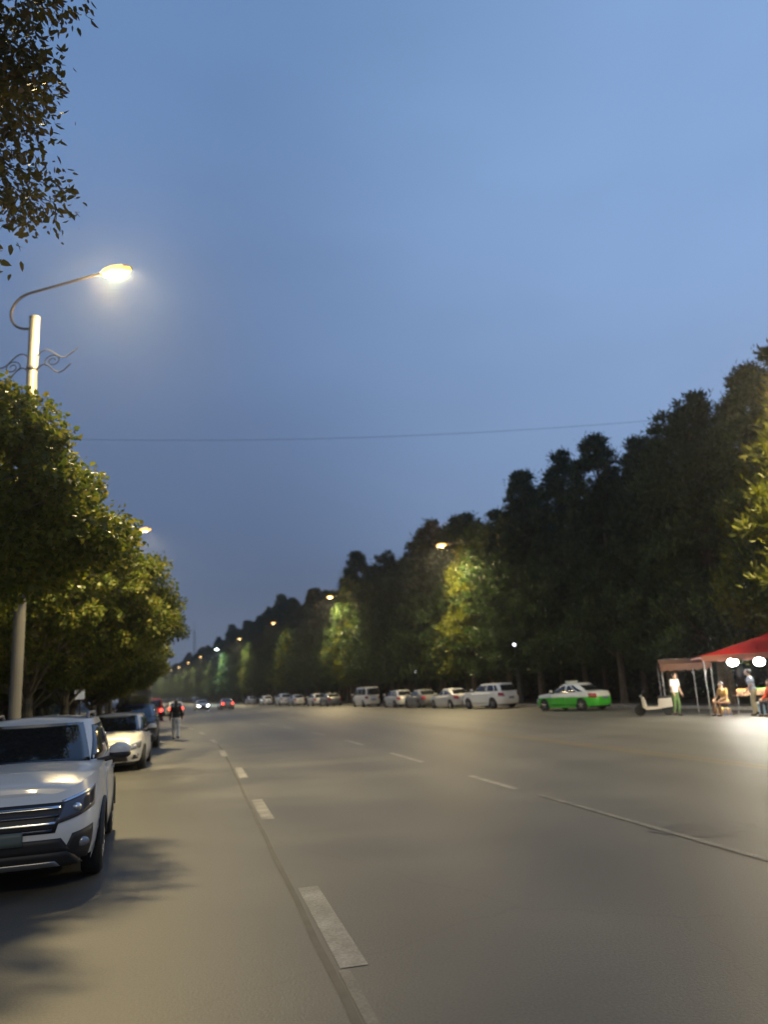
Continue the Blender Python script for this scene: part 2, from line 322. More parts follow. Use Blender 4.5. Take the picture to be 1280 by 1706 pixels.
# front row on the right
GR = 'tall dark trees along the right side of the road'
y = 27.5; k = 0; front = []
while y < 520:
    me, t = tallv[rg.randrange(5)]; s = rg.uniform(.9, 1.06)
    front.append((y, k)); step = rg.uniform(3.5, 4.8) * (1 if y < 200 else 1.9)
    if k < 12: lb = f'tall dark tree of the right front row, {ORD[k]} tree from the right edge'
    else: lb = 'tall dark tree far down the front row on the right side of the road'
    tree_thing('roadside_tree', me, t, (C(y) + 27.3 + rg.uniform(-.5, .7), y, 0), rg.uniform(0, 6.28), lb, 'tree', GR if k >= 12 else 'nearest tall trees right of the road', (s, s, s * rg.uniform(.93, 1.06)))
    y += step; k += 1
y = 24; k = 0
while y < 420:
    me, t = tallv[rg.randrange(5)]; s = rg.uniform(.92, 1.1)
    tree_thing('background_tree', me, t, (C(y) + 33.2 + rg.uniform(-1, 1.2), y, 0), rg.uniform(0, 6.28), 'dark tree in the back row behind the trees right of the road', 'tree', 'back row of trees right of the road', (s, s, s))
    y += rg.uniform(3.4, 4.8) * (1 if y < 150 else 2.2); k += 1
M_leafM = leaf_mat('light_green_leaf', [(.048, .062, .008), (.085, .100, .011), (.125, .130, .016)], .38)  # brighter leaf colour stands in for lamplight on the lower trees
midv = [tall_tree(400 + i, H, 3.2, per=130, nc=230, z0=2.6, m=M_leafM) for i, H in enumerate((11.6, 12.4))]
for i in range(6):
    Y = (28.0 if i else 25.0) + 31.2 * i
    for j, (dy, do, s_) in enumerate(((4.6 if i else 5.4, 25.6 if i else 25.0, 1.0 if i else 1.2), (9.6 + 3 * (i % 2), 26.2 + .6 * (i % 3), .93 - .08 * (i % 3)))):
        me, t = midv[(i + j) % 2]; lb = ['low bright green tree cut by the right edge, lit by the lamp outside the picture', 'lower lamp lit tree just beyond the nearest right lamp', 'lower lamp lit tree just beyond the second right lamp'][i] if i < 3 and not j else 'lower light green tree in front of the tall row beyond a right hand lamp'
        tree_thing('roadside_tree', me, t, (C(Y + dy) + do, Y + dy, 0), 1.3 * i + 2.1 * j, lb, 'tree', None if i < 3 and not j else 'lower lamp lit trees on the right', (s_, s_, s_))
# left row
def left_tree(Y, v, rz, lb, grp=None, s=1., sz=1., dx=-4.7):
    me, t = broadv[v]; return tree_thing('street_tree', me, t, (C(Y) + dx, Y, .1), rz, lb, 'tree', grp, (s, s, sz))
broadv.append(broad_tree(205, z0=3.3))
T1 = left_tree(11.2, 3, .4, 'nearest broad leafy street tree on the left, its crown in front of the lamp post', s=1.13, sz=.97, dx=-4.6)
T1.scale = (.90, .72, .93)
left_tree(22.0, 1, 2.2, 'second leafy street tree on the left, just beyond the near lamp post', s=1.0, sz=1.04)
left_tree(27.8, 2, 4.4, 'third street tree on the left, its lamp lit top poking up beside the sky', s=.94, sz=1.02, dx=-4.7)
left_tree(33.8, 0, 3.6, 'fourth street tree on the left, last crown that sticks out over the parked cars', s=.88, sz=.95, dx=-5.1)
y = 40; k = 1
while y < 420:
    left_tree(y, k % 3, rg.uniform(0, 6.28), 'far leafy street tree down the left side of the road', 'far street trees on the left', s=rg.uniform(.9, 1.0), sz=rg.uniform(.85, .95)); y += 7.3 * (1 if y < 120 else 2); k += 1
y = 8
while y < 130:
    me, t = broadv[k % 3]; s = rg.uniform(1.0, 1.15)
    tree_thing('garden_tree', me, t, (C(y) - 12.2 + rg.uniform(-1, .3), y, 0), rg.uniform(0, 6.28), 'dark leafy tree behind the street trees on the left', 'tree', 'trees behind the left pavement', (s, s, s * .93)); y += 6.5; k += 1
me, t = broad_tree(301, H=11.6, R=3.4, z0=5.5, per=210, nc=350, m=M_leafD, L=.085, Wd=.045, flatb=1.3, lv=(.86, 1.1))
tree_thing('overhanging_tree', me, t, (-5.72, 5.2, .1), 1.2, 'tree at the top left corner whose dark brownish branches hang into the sky', 'tree', None)
# added hedges: dark backdrop that closes the bright gaps under the crowns
M_hedge = leaf_mat('hedge_leaf', [(.012, .022, .008), (.025, .04, .012), (.035, .05, .015)], .15)
def hedge(name, off, y0, y1, h, w, label, seed, n=26000):
    g = np.random.default_rng(seed); ys = g.uniform(y0, y1, n) if y1 - y0 < 150 else y0 + (y1 - y0) * g.random(n) ** 1.7
    cx = np.array([C(v) for v in ys]) + off + g.uniform(-w / 2, w / 2, n); cz = g.uniform(.1, h, n) + .25 * np.sin(ys * 1.3)
    v = leaves(np.stack([cx, ys, cz], 1), np.full(n, .3), 2, .34, .26, seed)
    r = thing(name, label, 'hedge'); mesh_o = bpy.data.objects.new('foliage', quads_mesh('foliage', v, 4, M_hedge)); COL.objects.link(mesh_o); mesh_o.parent = r
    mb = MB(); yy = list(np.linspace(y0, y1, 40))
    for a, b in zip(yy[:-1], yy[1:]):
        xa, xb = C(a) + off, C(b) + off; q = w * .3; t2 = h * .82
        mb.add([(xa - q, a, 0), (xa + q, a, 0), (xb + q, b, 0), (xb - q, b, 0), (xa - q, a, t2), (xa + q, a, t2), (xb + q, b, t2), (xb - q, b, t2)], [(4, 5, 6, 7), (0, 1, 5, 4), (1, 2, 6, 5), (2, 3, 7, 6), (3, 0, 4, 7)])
    mb.build('inner_twigs', mat('twigs', (.01, .014, .006), .95), r)  # solid near-black block filling the inside of the added hedge
me, t = tallv[1]; tree_thing('roadside_tree', me, t, (18.6, 32.6, 0), 2.0, 'tall dark tree cut by the right edge of the picture above the stall', 'tree', 'nearest tall trees right of the road', (1, 1, .98))
me, t = tallv[3]; tree_thing('roadside_tree', me, t, (17.2, 40.5, 0), 1.0, 'dark tree of middle height between the taller ones above the scooter and the stall', 'tree', 'nearest tall trees right of the road', (1, 1, 1.03))
hedge('shrub_hedge', 36.5, 18, 330, 5.5, 2.4, 'dark tall hedge behind the trees right of the road', 5, 30000)
hedge('garden_hedge', -15.5, 4, 330, 6.0, 2.2, 'dark tall hedge far behind the parked cars on the left', 6, 22000)

# ------------------------------------------------------------------ street lamps
M_pole = mat('pole_paint', (.17, .165, .15), .45, noise=.08, nscale=3)
M_dpole = mat('dark_pole_paint', (.035, .04, .035), .6)
M_iron = mat('iron', (.09, .09, .095), .5, metal=.6)
M_bulb = mat('sodium_glass', (1, .9, .7), .3, emit=(1, .52, .09), es=2.4)
M_core = mat('lamp_core_glow', (1, 1, 1), .3, emit=(1, .82, .5), es=30)
M_bulbw = mat('cool_lamp_glass', (1, 1, 1), .3, emit=(.85, 1, .95), es=22)
HL = 12.55
def make_lamp(label, loc, rz, grp, cool=False, power=LAMP_W, arm=2.15, pole_m=None, halo=0):
    t = thing('street_lamp', label, 'street lamp', loc, rz, grp)
    mb = MB(); zt = HL - .85
    mb.lathe([(.26, 0), (.26, .06), (.18, .08), (.165, .5), (.14, .55), (.13, zt - .06), (.14, zt - .05), (.14, zt), (.0, zt + .001)], 16)
    mb.build('pole', pole_m or M_pole, t)
    MB().lathe([(.152, zt - 1.5), (.156, zt - 1.48), (.156, zt - 1.44), (.152, zt - 1.42)], 16).build('collar', M_iron, t)
    a = MB(); P = []
    for i in range(15):        # bow behind the pole that swings over to the road
        th = R_(-80 - 200 * i / 14 * .93); P.append((-.12 + .62 * math.cos(th) - .02, 0, zt + .22 + .52 * math.sin(th)))
    P = [(0, 0, zt - .30)] + P
    P += [(arm * .45, 0, zt + .82), (arm * .75, 0, zt + .87), (arm - .18, 0, zt + .89)]
    a.tube(P, .036, 8); a.build('arm', M_iron, t)
    s = MB()
    for sd in (-1, 1):
        for zz, q in ((zt - 1.15, 1.0), (zt - 1.55, .85)):
            pts = []
            for i in range(26):
                u = i / 25; pts.append((sd * (.1 + 1.25 * u * q), 0, zz + .17 * math.sin(u * 6.8) * (1 - .3 * u)))
            s.tube(pts, .017, 5)
        pts = [(sd * (.62 + (.06 + .2 * i / 24) * math.cos(i * .42)), 0, zt - 1.33 + (.05 + .13 * i / 24) * math.sin(i * .42)) for i in range(25)]; s.tube(pts, .015, 5)
    s.build('scroll_ornament', M_iron, t)
    h = MB(); prof = [(-.22, .05), (-.1, .10), (.1, .16), (.35, .18), (.6, .13), (.72, .05)]; V = []; n = 14
    for x, r in prof:
        for j in range(n):
            q = math.pi * j / (n - 1); V.append((arm + x, r * math.cos(q), zt + .88 + r * .62 * math.sin(q)))
    h.add(V, [(i * n + j, i * n + j + 1, (i + 1) * n + j + 1, (i + 1) * n + j) for i in range(len(prof) - 1) for j in range(n - 1)] + [tuple(range(n)), tuple(range((len(prof) - 1) * n, len(prof) * n))])
    h.build('lamp_housing', M_iron, t, True)
    g = MB(); g.ball((arm + .25, 0, zt + .865), (.44, .20, .14), 16, 8); bowl = g.build('lamp_glass', M_bulbw if cool else M_bulb, t, True)
    MB().ball((arm + .25, 0, zt + .775), (.21, .09, .07), 14, 8).build('lamp_core', M_bulbw if cool else M_core, bowl, True)
    ld = bpy.data.lights.new('lamp_light', 'AREA'); ld.shape = 'ELLIPSE'; ld.size = .85; ld.size_y = .36; ld.energy = power; ld.spread = R_(160); ld.color = (.80, 1, .88) if cool else LAMP_COL
    lo = bpy.data.objects.new('lamp_light', ld); COL.objects.link(lo); lo.parent = t; lo.location = (arm + .25, 0, zt + .70)
    if halo:
        pd = bpy.data.lights.new('lamp_spill', 'POINT'); pd.energy = halo; pd.color = (1, .60, .20); pd.shadow_soft_size = .12
        po = bpy.data.objects.new('lamp_spill', pd); COL.objects.link(po); po.parent = t; po.location = (arm + .25, 0, zt + .60)
    return t
make_lamp('glowing street lamp with a pale pole rising through the near tree on the left', (C(18.6) - 4.3, 18.6, .12), R_(-14), None, power=LAMP_W, halo=1000)
make_lamp('street lamp on the left shining through the top of the third tree', (C(50) - 4.0, 50, .12), R_(-18), None)
make_lamp('street lamp beside the left kerb behind the viewpoint', (C(-9.5) - 4.3, -9.5, .12), R_(-14), None, power=LAMP_W * .42)
for Y in (82, 114, 146): make_lamp('lamp hidden among the far trees on the left side', (C(Y) - 4.0, Y, .12), R_(-20), 'far lamps on the left')
LBL = {0: 'street lamp just outside the right edge that lights the near tall trees', 1: 'nearest glowing street lamp in front of the tall trees, centre right', 2: 'second glowing street lamp in front of the trees right of the road', 3: 'faint third street lamp among the right hand trees', 4: 'fourth street lamp on the right, warm and small', 5: 'cool white street lamp lighting far trees pale green'}
for i in range(18):
    Y = (28.0 if i else 25.0) + 31.2 * i
    make_lamp(LBL.get(i, f'tiny glowing lamp, {ORD[i - 1]} in the row receding right of the road'), (C(Y) + 26.9, Y, .12), R_(180 - (14 if Y < 30 else 20)), None if i < 6 else 'far glowing lamps towards the horizon', cool=(i == 5), power=LAMP_W * (.25 if i == 3 else 1), arm=5.1, pole_m=M_dpole, halo=900 if i in (0, 1, 2) else 0)

# ------------------------------------------------------------------ cars
M_glass = mat('car_glass', (.012, .014, .018), .06, spec=.8, coat=.5)
M_tyre = mat('tyre', (.018, .018, .018), .85)
M_rim = mat('rim', (.35, .35, .36), .35, metal=.8)
M_blk = mat('black_plastic', (.02, .02, .022), .55)
M_chrome = mat('chrome', (.75, .77, .8), .18, metal=1)
M_lens = mat('clear_lens', (.30, .31, .33), .12, metal=.5, coat=1)
M_lensd = mat('smoked_lens', (.07, .07, .085), .1, metal=.2, coat=1)
M_red = mat('red_lens', (.28, .012, .012), .2, coat=1)
M_redon = mat('lit_tail_lamp', (.5, .01, .01), .3, emit=(1, .05, .03), es=7)
M_headon = mat('lit_head_lamp', (1, 1, 1), .3, emit=(.95, .97, 1), es=30)
M_plate = mat('number_plate', (.05, .12, .35), .4)
def paint(name, c, rough=.28): return mat(name, c, rough, coat=.6, spec=.5)
P_white = paint('white_paint', (.72, .73, .72)); P_white2 = paint('cream_white_paint', (.75, .72, .64)); P_dark = paint('dark_blue_paint', (.012, .018, .035))
P_grey = paint('grey_paint', (.12, .125, .13)); P_silver = paint('silver_paint', (.42, .43, .44)); P_black = paint('black_paint', (.012, .012, .013)); P_green = paint('bright_green_paint', (.06, .45, .03)); P_redc = paint('dull_red_paint', (.35, .03, .03))
def super_half(L, Wd, n, cnt):
    t = np.linspace(0, math.pi, 4000); ct, st = np.cos(t), np.sin(t)
    x = L / 2 * np.sign(ct) * np.abs(ct) ** (2 / n); y = Wd / 2 * np.abs(st) ** (2 / n)
    s = np.concatenate([[0], np.cumsum(np.hypot(np.diff(x), np.diff(y)))]); a = np.linspace(0, s[-1], cnt)
    return a, np.interp(a, s, x), np.interp(a, s, y)
def two_tone(name, lo, hi, z):
    m = bpy.data.materials.new(name); m.use_nodes = True; N = m.node_tree.nodes; Lk = m.node_tree.links; b = N['Principled BSDF']; b.inputs['Roughness'].default_value = .28; b.inputs['Coat Weight'].default_value = .6
    t = N.new('ShaderNodeTexCoord'); sp = N.new('ShaderNodeSeparateXYZ'); Lk.new(t.outputs['Object'], sp.inputs[0]); g = N.new('ShaderNodeMath'); g.operation = 'GREATER_THAN'; g.inputs[1].default_value = z; Lk.new(sp.outputs['Z'], g.inputs[0])
    x = N.new('ShaderNodeMix'); x.data_type = 'RGBA'; x.inputs[6].default_value = (*lo, 1); x.inputs[7].default_value = (*hi, 1); Lk.new(g.outputs[0], x.inputs[0]); Lk.new(x.outputs[2], b.inputs['Base Color']); return m
P_taxi = two_tone('taxi_paint', (.05, .42, .03), (.66, .70, .66), .72)
SPEC = {
 'suv':   dict(L=4.5, W=1.82, H=1.66, r=.35, wb=2.62, zb=.22, hood=.97, cowl=1.13, belt=1.12, tail=1.13, x0=.98, x1=.15, x2=-1.75, x3=-2.12, tw=.68, n=5.6),
 'hatch': dict(L=4.25, W=1.72, H=1.48, r=.30, wb=2.55, zb=.17, hood=.80, cowl=.97, belt=.95, tail=.98, x0=1.15, x1=.30, x2=-1.45, x3=-1.98, tw=.64, n=4.0),
 'sedan': dict(L=4.6, W=1.78, H=1.46, r=.31, wb=2.68, zb=.17, hood=.76, cowl=.94, belt=.93, tail=1.0, x0=.95, x1=.15, x2=-.95, x3=-1.72, tw=.62, n=3.8),
 'van':   dict(L=4.7, W=1.74, H=1.92, r=.31, wb=2.85, zb=.2, hood=.92, cowl=1.08, belt=1.08, tail=1.1, x0=1.72, x1=1.1, x2=-2.12, x3=-2.26, tw=.74, n=4.8),
}
def make_car(kind, label, body_m, loc, rz, group=None, head=0, tail=0, roof_m=None, door_ms=None, cat='car', name='parked_car', rails=False, hero=False, sign=None):
    p = SPEC[kind]; L, Wd, H = p['L'], p['W'], p['H']; cz = p['r']; Ra = p['r'] + .06; xf, xr = p['wb'] / 2 + .02, -p['wb'] / 2 + .02
    root = thing(name, label, cat, loc, rz, group)
    A, X, Y = super_half(L, Wd, p['n'], 96); tot = A[-1]
    dx, dy = np.gradient(X), np.gradient(Y); nn = np.hypot(dx, dy); NX, NY = dy / nn * -1, dx / nn
    sg = np.sign(NX * X + NY * Y); sg[sg == 0] = 1; NX *= sg; NY *= sg
    kx = [-L / 2, -L / 2 + .25, p['x3'] + .1, 0, p['x0'], (p['x0'] + L / 2) / 2 + .1, L / 2 - .12, L / 2]
    kz = [p['tail'] - .10, p['tail'] - .02, p['tail'], p['belt'], p['cowl'], (p['cowl'] + p['hood']) / 2 + .03, p['hood'] + .005, p['hood'] - .05]
    ZT = lambda x: float(np.interp(x, kx, kz))
    def ZB(x):
        z = p['zb'] + (.08 if abs(x) > L / 2 - .5 else 0)
        for xc in (xf, xr):
            if abs(x - xc) < Ra: z = max(z, cz + math.sqrt(Ra * Ra - (x - xc) ** 2))
        return z
    def inset(x, z):
        zt = ZT(x); zm = p['zb'] + (zt - p['zb']) * .45; e = max(0, (abs(x) - (L / 2 - .8)) / .8); fr = x > 0
        if z > zm: s = (z - zm) / (zt - zm); return s ** 2.2 * (.045 + (.15 if fr else .07) * e * e)
        s = (zm - z) / max(zm - p['zb'], .01); return s ** 2 * (.05 + .06 * e)
    def surf(a, z, off=0):
        sd = 1 if a >= 0 else -1; a = abs(a); x = np.interp(a, A, X); y = np.interp(a, A, Y); nx = np.interp(a, A, NX); ny = np.interp(a, A, NY)
        if a < .02: nx, ny = 1, 0
        if a > tot - .02: nx, ny = -1, 0
        i = -inset(float(x), z) + off; return (float(x + nx * i), sd * float(max(0, y + ny * i)), z)
    K = 9; V = []; Fc = []; n = len(A)
    for sd in (1, -1):
        for i in range(n):
            zt, zb = ZT(X[i]), ZB(X[i])
            for k in range(K + 1): V.append(surf(sd * max(A[i], 1e-9), zb + (zt - zb) * k / K))
    idx = lambda s, i, k: (s * n + i) * (K + 1) + k
    for s in (0, 1):
        for i in range(n - 1):
            for k in range(K):
                q = (idx(s, i, k), idx(s, i, k + 1), idx(s, i + 1, k + 1), idx(s, i + 1, k)); Fc.append(q if s == 0 else q[::-1])
    U = 8; base = len(V)
    for i in range(n):
        a, b = V[idx(0, i, K)], V[idx(1, i, K)]
        for u in range(U + 1):
            f = u / U; V.append((a[0], a[1] + (b[1] - a[1]) * f, a[2] + (.045 * (1 - (2 * f - 1) ** 2) * min(1, a[1] / (Wd * .3)))))
    for i in range(n - 1):
        for u in range(U): Fc.append((base + i * (U + 1) + u, base + i * (U + 1) + u + 1, base + (i + 1) * (U + 1) + u + 1, base + (i + 1) * (U + 1) + u))
    mesh_obj('body', V, Fc, body_m, root, True)
    ub = MB(); wi = Wd / 2 - .28
    ub.box((-L / 2 + .25, -wi, p['zb'] + .0), (L / 2 - .25, wi, .75)); ub.box((-L / 2 + .3 + .45, -Wd / 2 + .06, p['zb'] + .02), (L / 2 - .3, Wd / 2 - .06, p['zb'] + .05)) if 0 else None
    ub.box((xr + Ra, -Wd / 2 + .09, p['zb'] + .01), (xf - Ra, Wd / 2 - .09, p['zb'] + .2)); ub.build('underbody', M_blk, root)
    # greenhouse
    a2, x2, y2 = super_half(2, 2, 5.5, 60); x2 = x2; y2 = y2; zr = H - .05
    def G(a, v, off=0):
        sd = 1 if a >= 0 else -1; a = abs(a); ux = float(np.interp(a, a2, x2)); uy = float(np.interp(a, a2, y2))
        f0, b0, f1, b1 = p['x0'], p['x3'], p['x1'], p['x2']; vb = v + .10 * math.sin(math.pi * v) * (1 if ux > 0 else .6)
        fx = f0 + (f1 - f0) * v; bx = b0 + (b1 - b0) * v; w0 = Wd / 2 - .07; w = w0 + (p['tw'] - w0 + 0) * (v ** 1.35)
        bul = .05 * math.sin(math.pi * min(v, 1)); fx += bul; bx -= bul * .6
        cx, hl = (fx + bx) / 2, (fx - bx) / 2; x = cx + (hl + off) * ux; y = (w + off) * uy
        z0 = ZT(x) - .03; cwn = 0.0; z = z0 + (zr - z0) * math.sin(min(v, 1) * math.pi / 2) ** .96 if v < 1 else zr
        z = z0 + (zr - z0) * v
        return (x, sd * y, z + (off * .6 if abs(ux) > .95 else 0))
    V = []; Fc = []; n2 = len(a2); KV = 9
    for sd in (1, -1):
        for i in range(n2):
            for k in range(KV + 1): V.append(G(sd * max(a2[i], 1e-9), k / KV))
    id2 = lambda s, i, k: (s * n2 + i) * (KV + 1) + k
    for s in (0, 1):
        for i in range(n2 - 1):
            for k in range(KV):
                q = (id2(s, i, k), id2(s, i, k + 1), id2(s, i + 1, k + 1), id2(s, i + 1, k)); Fc.append(q if s == 0 else q[::-1])
    mesh_obj('cabin', V, Fc, body_m, root, True)
    V2 = []; base = 0
    for i in range(n2):
        a, b = V[id2(0, i, KV)], V[id2(1, i, KV)]
        for u in range(U + 1):
            f = u / U; V2.append((a[0], a[1] + (b[1] - a[1]) * f, a[2] + .05 * (1 - (2 * f - 1) ** 2) * min(1, a[1] / (p['tw'] * .6))))
    F2 = [(i * (U + 1) + u, i * (U + 1) + u + 1, (i + 1) * (U + 1) + u + 1, (i + 1) * (U + 1) + u) for i in range(n2 - 1) for u in range(U)]
    mesh_obj('roof', V2, F2, roof_m or body_m, root, True)
    def patch(fn, c, off, th=.02, nu=10, nv=4):   # c: 4 corners (a, z)
        V = []
        for o in (off, off - th):
            for i in range(nu + 1):
                for j in range(nv + 1):
                    u, v = i / nu, j / nv
                    a = (c[0][0] * (1 - u) + c[1][0] * u) * (1 - v) + (c[3][0] * (1 - u) + c[2][0] * u) * v
                    z = (c[0][1] * (1 - u) + c[1][1] * u) * (1 - v) + (c[3][1] * (1 - u) + c[2][1] * u) * v
                    V.append(fn(a, z, o))
        q = lambda o, i, j: o * (nu + 1) * (nv + 1) + i * (nv + 1) + j; Fc = []
        for i in range(nu):
            for j in range(nv): Fc += [(q(0, i, j), q(0, i + 1, j), q(0, i + 1, j + 1), q(0, i, j + 1)), (q(1, i, j), q(1, i, j + 1), q(1, i + 1, j + 1), q(1, i + 1, j))]
        for i in range(nu): Fc += [(q(0, i, 0), q(1, i, 0), q(1, i + 1, 0), q(0, i + 1, 0)), (q(0, i, nv), q(0, i + 1, nv), q(1, i + 1, nv), q(1, i, nv))]
        for j in range(nv): Fc += [(q(0, 0, j), q(0, 0, j + 1), q(1, 0, j + 1), q(1, 0, j)), (q(0, nu, j), q(1, nu, j), q(1, nu, j + 1), q(0, nu, j + 1))]
        return V, Fc
    def add(nm, fn, c, off, m, par=root, th=.02, nu=10, nv=4): V, Fc = patch(fn, c, off, th, nu, nv); return mesh_obj(nm, V, Fc, m, par, True)
    def aG(x, v):  # arc parameter on greenhouse for side position x at height v
        fx = p['x0'] + (p['x1'] - p['x0']) * v; bx = p['x3'] + (p['x2'] - p['x3']) * v; u = (x - (fx + bx) / 2) / ((fx - bx) / 2)
        return float(np.interp(-max(-.97, min(.97, u)), -x2, a2))
    aX = lambda x: float(np.interp(-x, -X, A))
    tg = a2[-1]; af = .86
    add('windscreen', G, [(-af, .06), (af, .06), (af * .97, .93), (-af * .97, .93)], .006, M_glass, nu=16, nv=8)
    add('rear_window', G, [(tg - af * .9, .15), (tg + af * .9, .15), (tg + af * .88, .85), (tg - af * .88, .85)], .006, M_glass, nu=16) if 0 else None
    V, Fc = patch(lambda u, v, o: G((1 if u >= 0 else -1) * (tg - abs(u)), v, o), [(-af * .9, .15), (af * .9, .15), (af * .88, .86), (-af * .88, .86)], .006, .02, 16, 6); mesh_obj('rear_window', V, Fc, M_glass, root, True)
    f0, f1, b0, b1 = p['x0'] - .22, p['x1'] - .10, p['x3'] + .28, p['x2'] + .22; mid = (p['x1'] + p['x2']) / 2 + .12
    cuts = [(f0, f1, mid + .05, mid + .05), (mid - .05, mid - .05, b0 + .38, b1 + .25)] if kind != 'van' else [(f0, f1, .25, .25), (.15, .15, -.95, -.95)]
    cuts.append((cuts[-1][2] - .08, cuts[-1][3] - .08, b0, b1))
    for s in (1, -1):
        for (xa, xb, xc, xd) in cuts:
            va, vb = .10, .86
            add('side_window', G, [(s * aG(xa, va), va), (s * aG(xc, va), va), (s * aG(xd, vb), vb), (s * aG(xb, vb), vb)], .006, M_glass, nu=8, nv=6)
        zlo = p['zb'] + .12
        dm = door_ms or (body_m, body_m)
        for j, (xa, xb) in enumerate(((min(xf - Ra - .06, p['x0'] - .1), mid + .01), (mid - .01, xr + Ra * .75))):
            zt1 = ZT((xa + xb) / 2) - .05
            d = add('door', surf, [(s * aX(xa), zlo), (s * aX(xb + (.0 if j == 0 else .05)), zlo), (s * aX(xb - (.0 if j == 0 else .12)), zt1), (s * aX(xa), zt1)], .008, dm[j], nu=10, nv=6)
            hx = xb + .12; zz = zt1 - .10; y = surf(s * aX(hx), zz)[1]
            MB().box((hx, y - .02, zz - .015), (hx + .2, y + .045 * s + .0, zz + .015)).build('door_handle', M_chrome if hero else dm[j], d)
        x0m = p['x0'] - .32; zz = ZT(x0m) + .09; yb = Wd / 2 - .08
        mm = MB(); mm.ball((x0m - .02, s * (yb + .21), zz + .02), (.075, .125, .085), 12, 8); mi = mm.build('wing_mirror', body_m, root, True)
        MB().ball((x0m - .02, s * (yb + .21), zz - .035), (.078, .128, .055), 12, 8).build('mirror_base', M_blk, mi, True)
        MB().tube([(x0m - .03, s * (yb - .05), zz - .10), (x0m - .02, s * (yb + .2), zz - .05)], .03, 6).build('mirror_arm', M_blk, mi)
        for xc in (xf, xr):
            w = MB(); yy = s * (Wd / 2 - .115); r = p['r']; hw = .105
            w.lathe([(r * .62, -hw), (r * .9, -hw), (r * .98, -hw * .75), (r, -hw * .3), (r, hw * .3), (r * .98, hw * .75), (r * .9, hw), (r * .62, hw)], 28, 'y', (xc, yy, r)); wo = w.build('wheel', M_tyre, root, True)
            q = MB(); q.lathe([(r * .64, hw * .95), (r * .60, hw * .9), (r * .58, hw * .3)] if s > 0 else [(r * .64, -hw * .95), (r * .60, -hw * .9), (r * .58, -hw * .3)], 24, 'y', (xc, yy, r))
            for k in range(5):
                t = 2 * math.pi * k / 5 + .3; q.tube([(xc + .03 * math.cos(t), yy + s * hw * .85, r + .03 * math.sin(t)), (xc + r * .6 * math.cos(t), yy + s * hw * .8, r + r * .6 * math.sin(t))], r * .085, 6)
            q.build('rim', M_rim, wo)
            if kind == 'suv' and hero:
                pts = [(xc + (Ra + .01) * math.cos(t), s * (Wd / 2 - .012), cz + (Ra + .01) * math.sin(t)) for t in np.linspace(.0, math.pi, 17)]; MB().tube(pts, .028, 6).build('arch_trim', M_blk, root)
    # front
    hz = ZT(L / 2 - .1) - .05; hm = M_headon if head else (M_lensd if hero else M_lens); hw2 = Wd / 2
    for s in (1, -1):
        if kind == 'suv':
            c = [(s * hw2 * .52, hz - .27), (s * hw2 * 1.12, hz - .14), (s * hw2 * 1.24, hz + .05), (s * hw2 * .62, hz - .07)]
        elif kind == 'van': c = [(s * hw2 * .66, hz - .25), (s * hw2 * 1.0, hz - .2), (s * hw2 * 1.12, hz + .02), (s * hw2 * .74, hz - .02)]
        else: c = [(s * hw2 * .55, hz - .20), (s * hw2 * 1.05, hz - .16), (s * hw2 * 1.22, hz + .02), (s * hw2 * .68, hz - .05)]
        h = add('headlight', surf, c, .012, hm, nu=12)
        if not head:
            ctr = surf(s * hw2 * .80, hz - .13, .0); MB().ball((ctr[0] - .005, ctr[1], ctr[2]), (.045, .05, .045), 12, 8).build('reflector', M_chrome, h, True)
            if hero: add('chrome_strip', surf, [(s * hw2 * .64, hz - .075), (s * hw2 * 1.2, hz + .03), (s * hw2 * 1.24, hz + .055), (s * hw2 * .62, hz - .055)], .018, M_chrome, h)
        fl = add('fog_lamp_recess', surf, [(s * hw2 * .60, p['zb'] + .10), (s * hw2 * 1.08, p['zb'] + .06), (s * hw2 * 1.06, p['zb'] + .38), (s * hw2 * .72, p['zb'] + .33)] if kind == 'suv' else [(s * hw2 * .66, p['zb'] + .14), (s * hw2 * .96, p['zb'] + .14), (s * hw2 * .96, p['zb'] + .27), (s * hw2 * .72, p['zb'] + .25)], .006, M_blk)
        c = surf(s * hw2 * .86, p['zb'] + .23 if kind == 'suv' else p['zb'] + .2, .0); MB().ball((c[0] + .0, c[1], c[2]), (.035, .075, .05) if kind == 'suv' else (.03, .05, .035), 12, 8).build('fog_lamp', M_lens, fl, True)
        tc_ = [(s * (tot - hw2 * .62), p['tail'] - .34), (s * (tot - hw2 * 1.12), p['tail'] - .30), (s * (tot - hw2 * 1.16), p['tail'] - .08), (s * (tot - hw2 * .66), p['tail'] - .1)]
        add('tail_light', surf, tc_, .012, M_redon if tail else M_red)
    def sym(nm, a, zlo, zhi, m, par=root, off=.008, a2_=None): return add(nm, surf, [(-a, zlo), (a, zlo), (a2_ or a, zhi), (-(a2_ or a), zhi)], off, m, par, nu=16, nv=3)
    if kind == 'suv':
        gl = sym('grille', hw2 * .54, hz - .34, hz - .07, M_blk, a2_=hw2 * .64)
        for k, z in enumerate((hz - .11, hz - .18, hz - .25, hz - .315)): sym('grille_bar', hw2 * (.60 - .03 * k), z - .012, z + .012, M_chrome if k in (0, 2) else mat('dark_bar', (.05, .06, .09), .25, metal=.7), gl, .022)
        lo = sym('lower_bumper', hw2 * 1.0, p['zb'] + .02, p['zb'] + .17, M_blk, a2_=hw2 * .66, off=.010)
        sym('lower_intake', hw2 * .72, p['zb'] + .16, p['zb'] + .30, M_blk, off=.007, a2_=hw2 * .60)
        sym('skid_plate', hw2 * .62, p['zb'] + .03, p['zb'] + .085, M_rim, off=.022, a2_=hw2 * .55)
    else:
        gl = sym('grille', hw2 * .44, hz - .15, hz - .05, M_blk, a2_=hw2 * .5); sym('grille_bar', hw2 * .42, hz - .11, hz - .09, M_chrome, gl, .018)
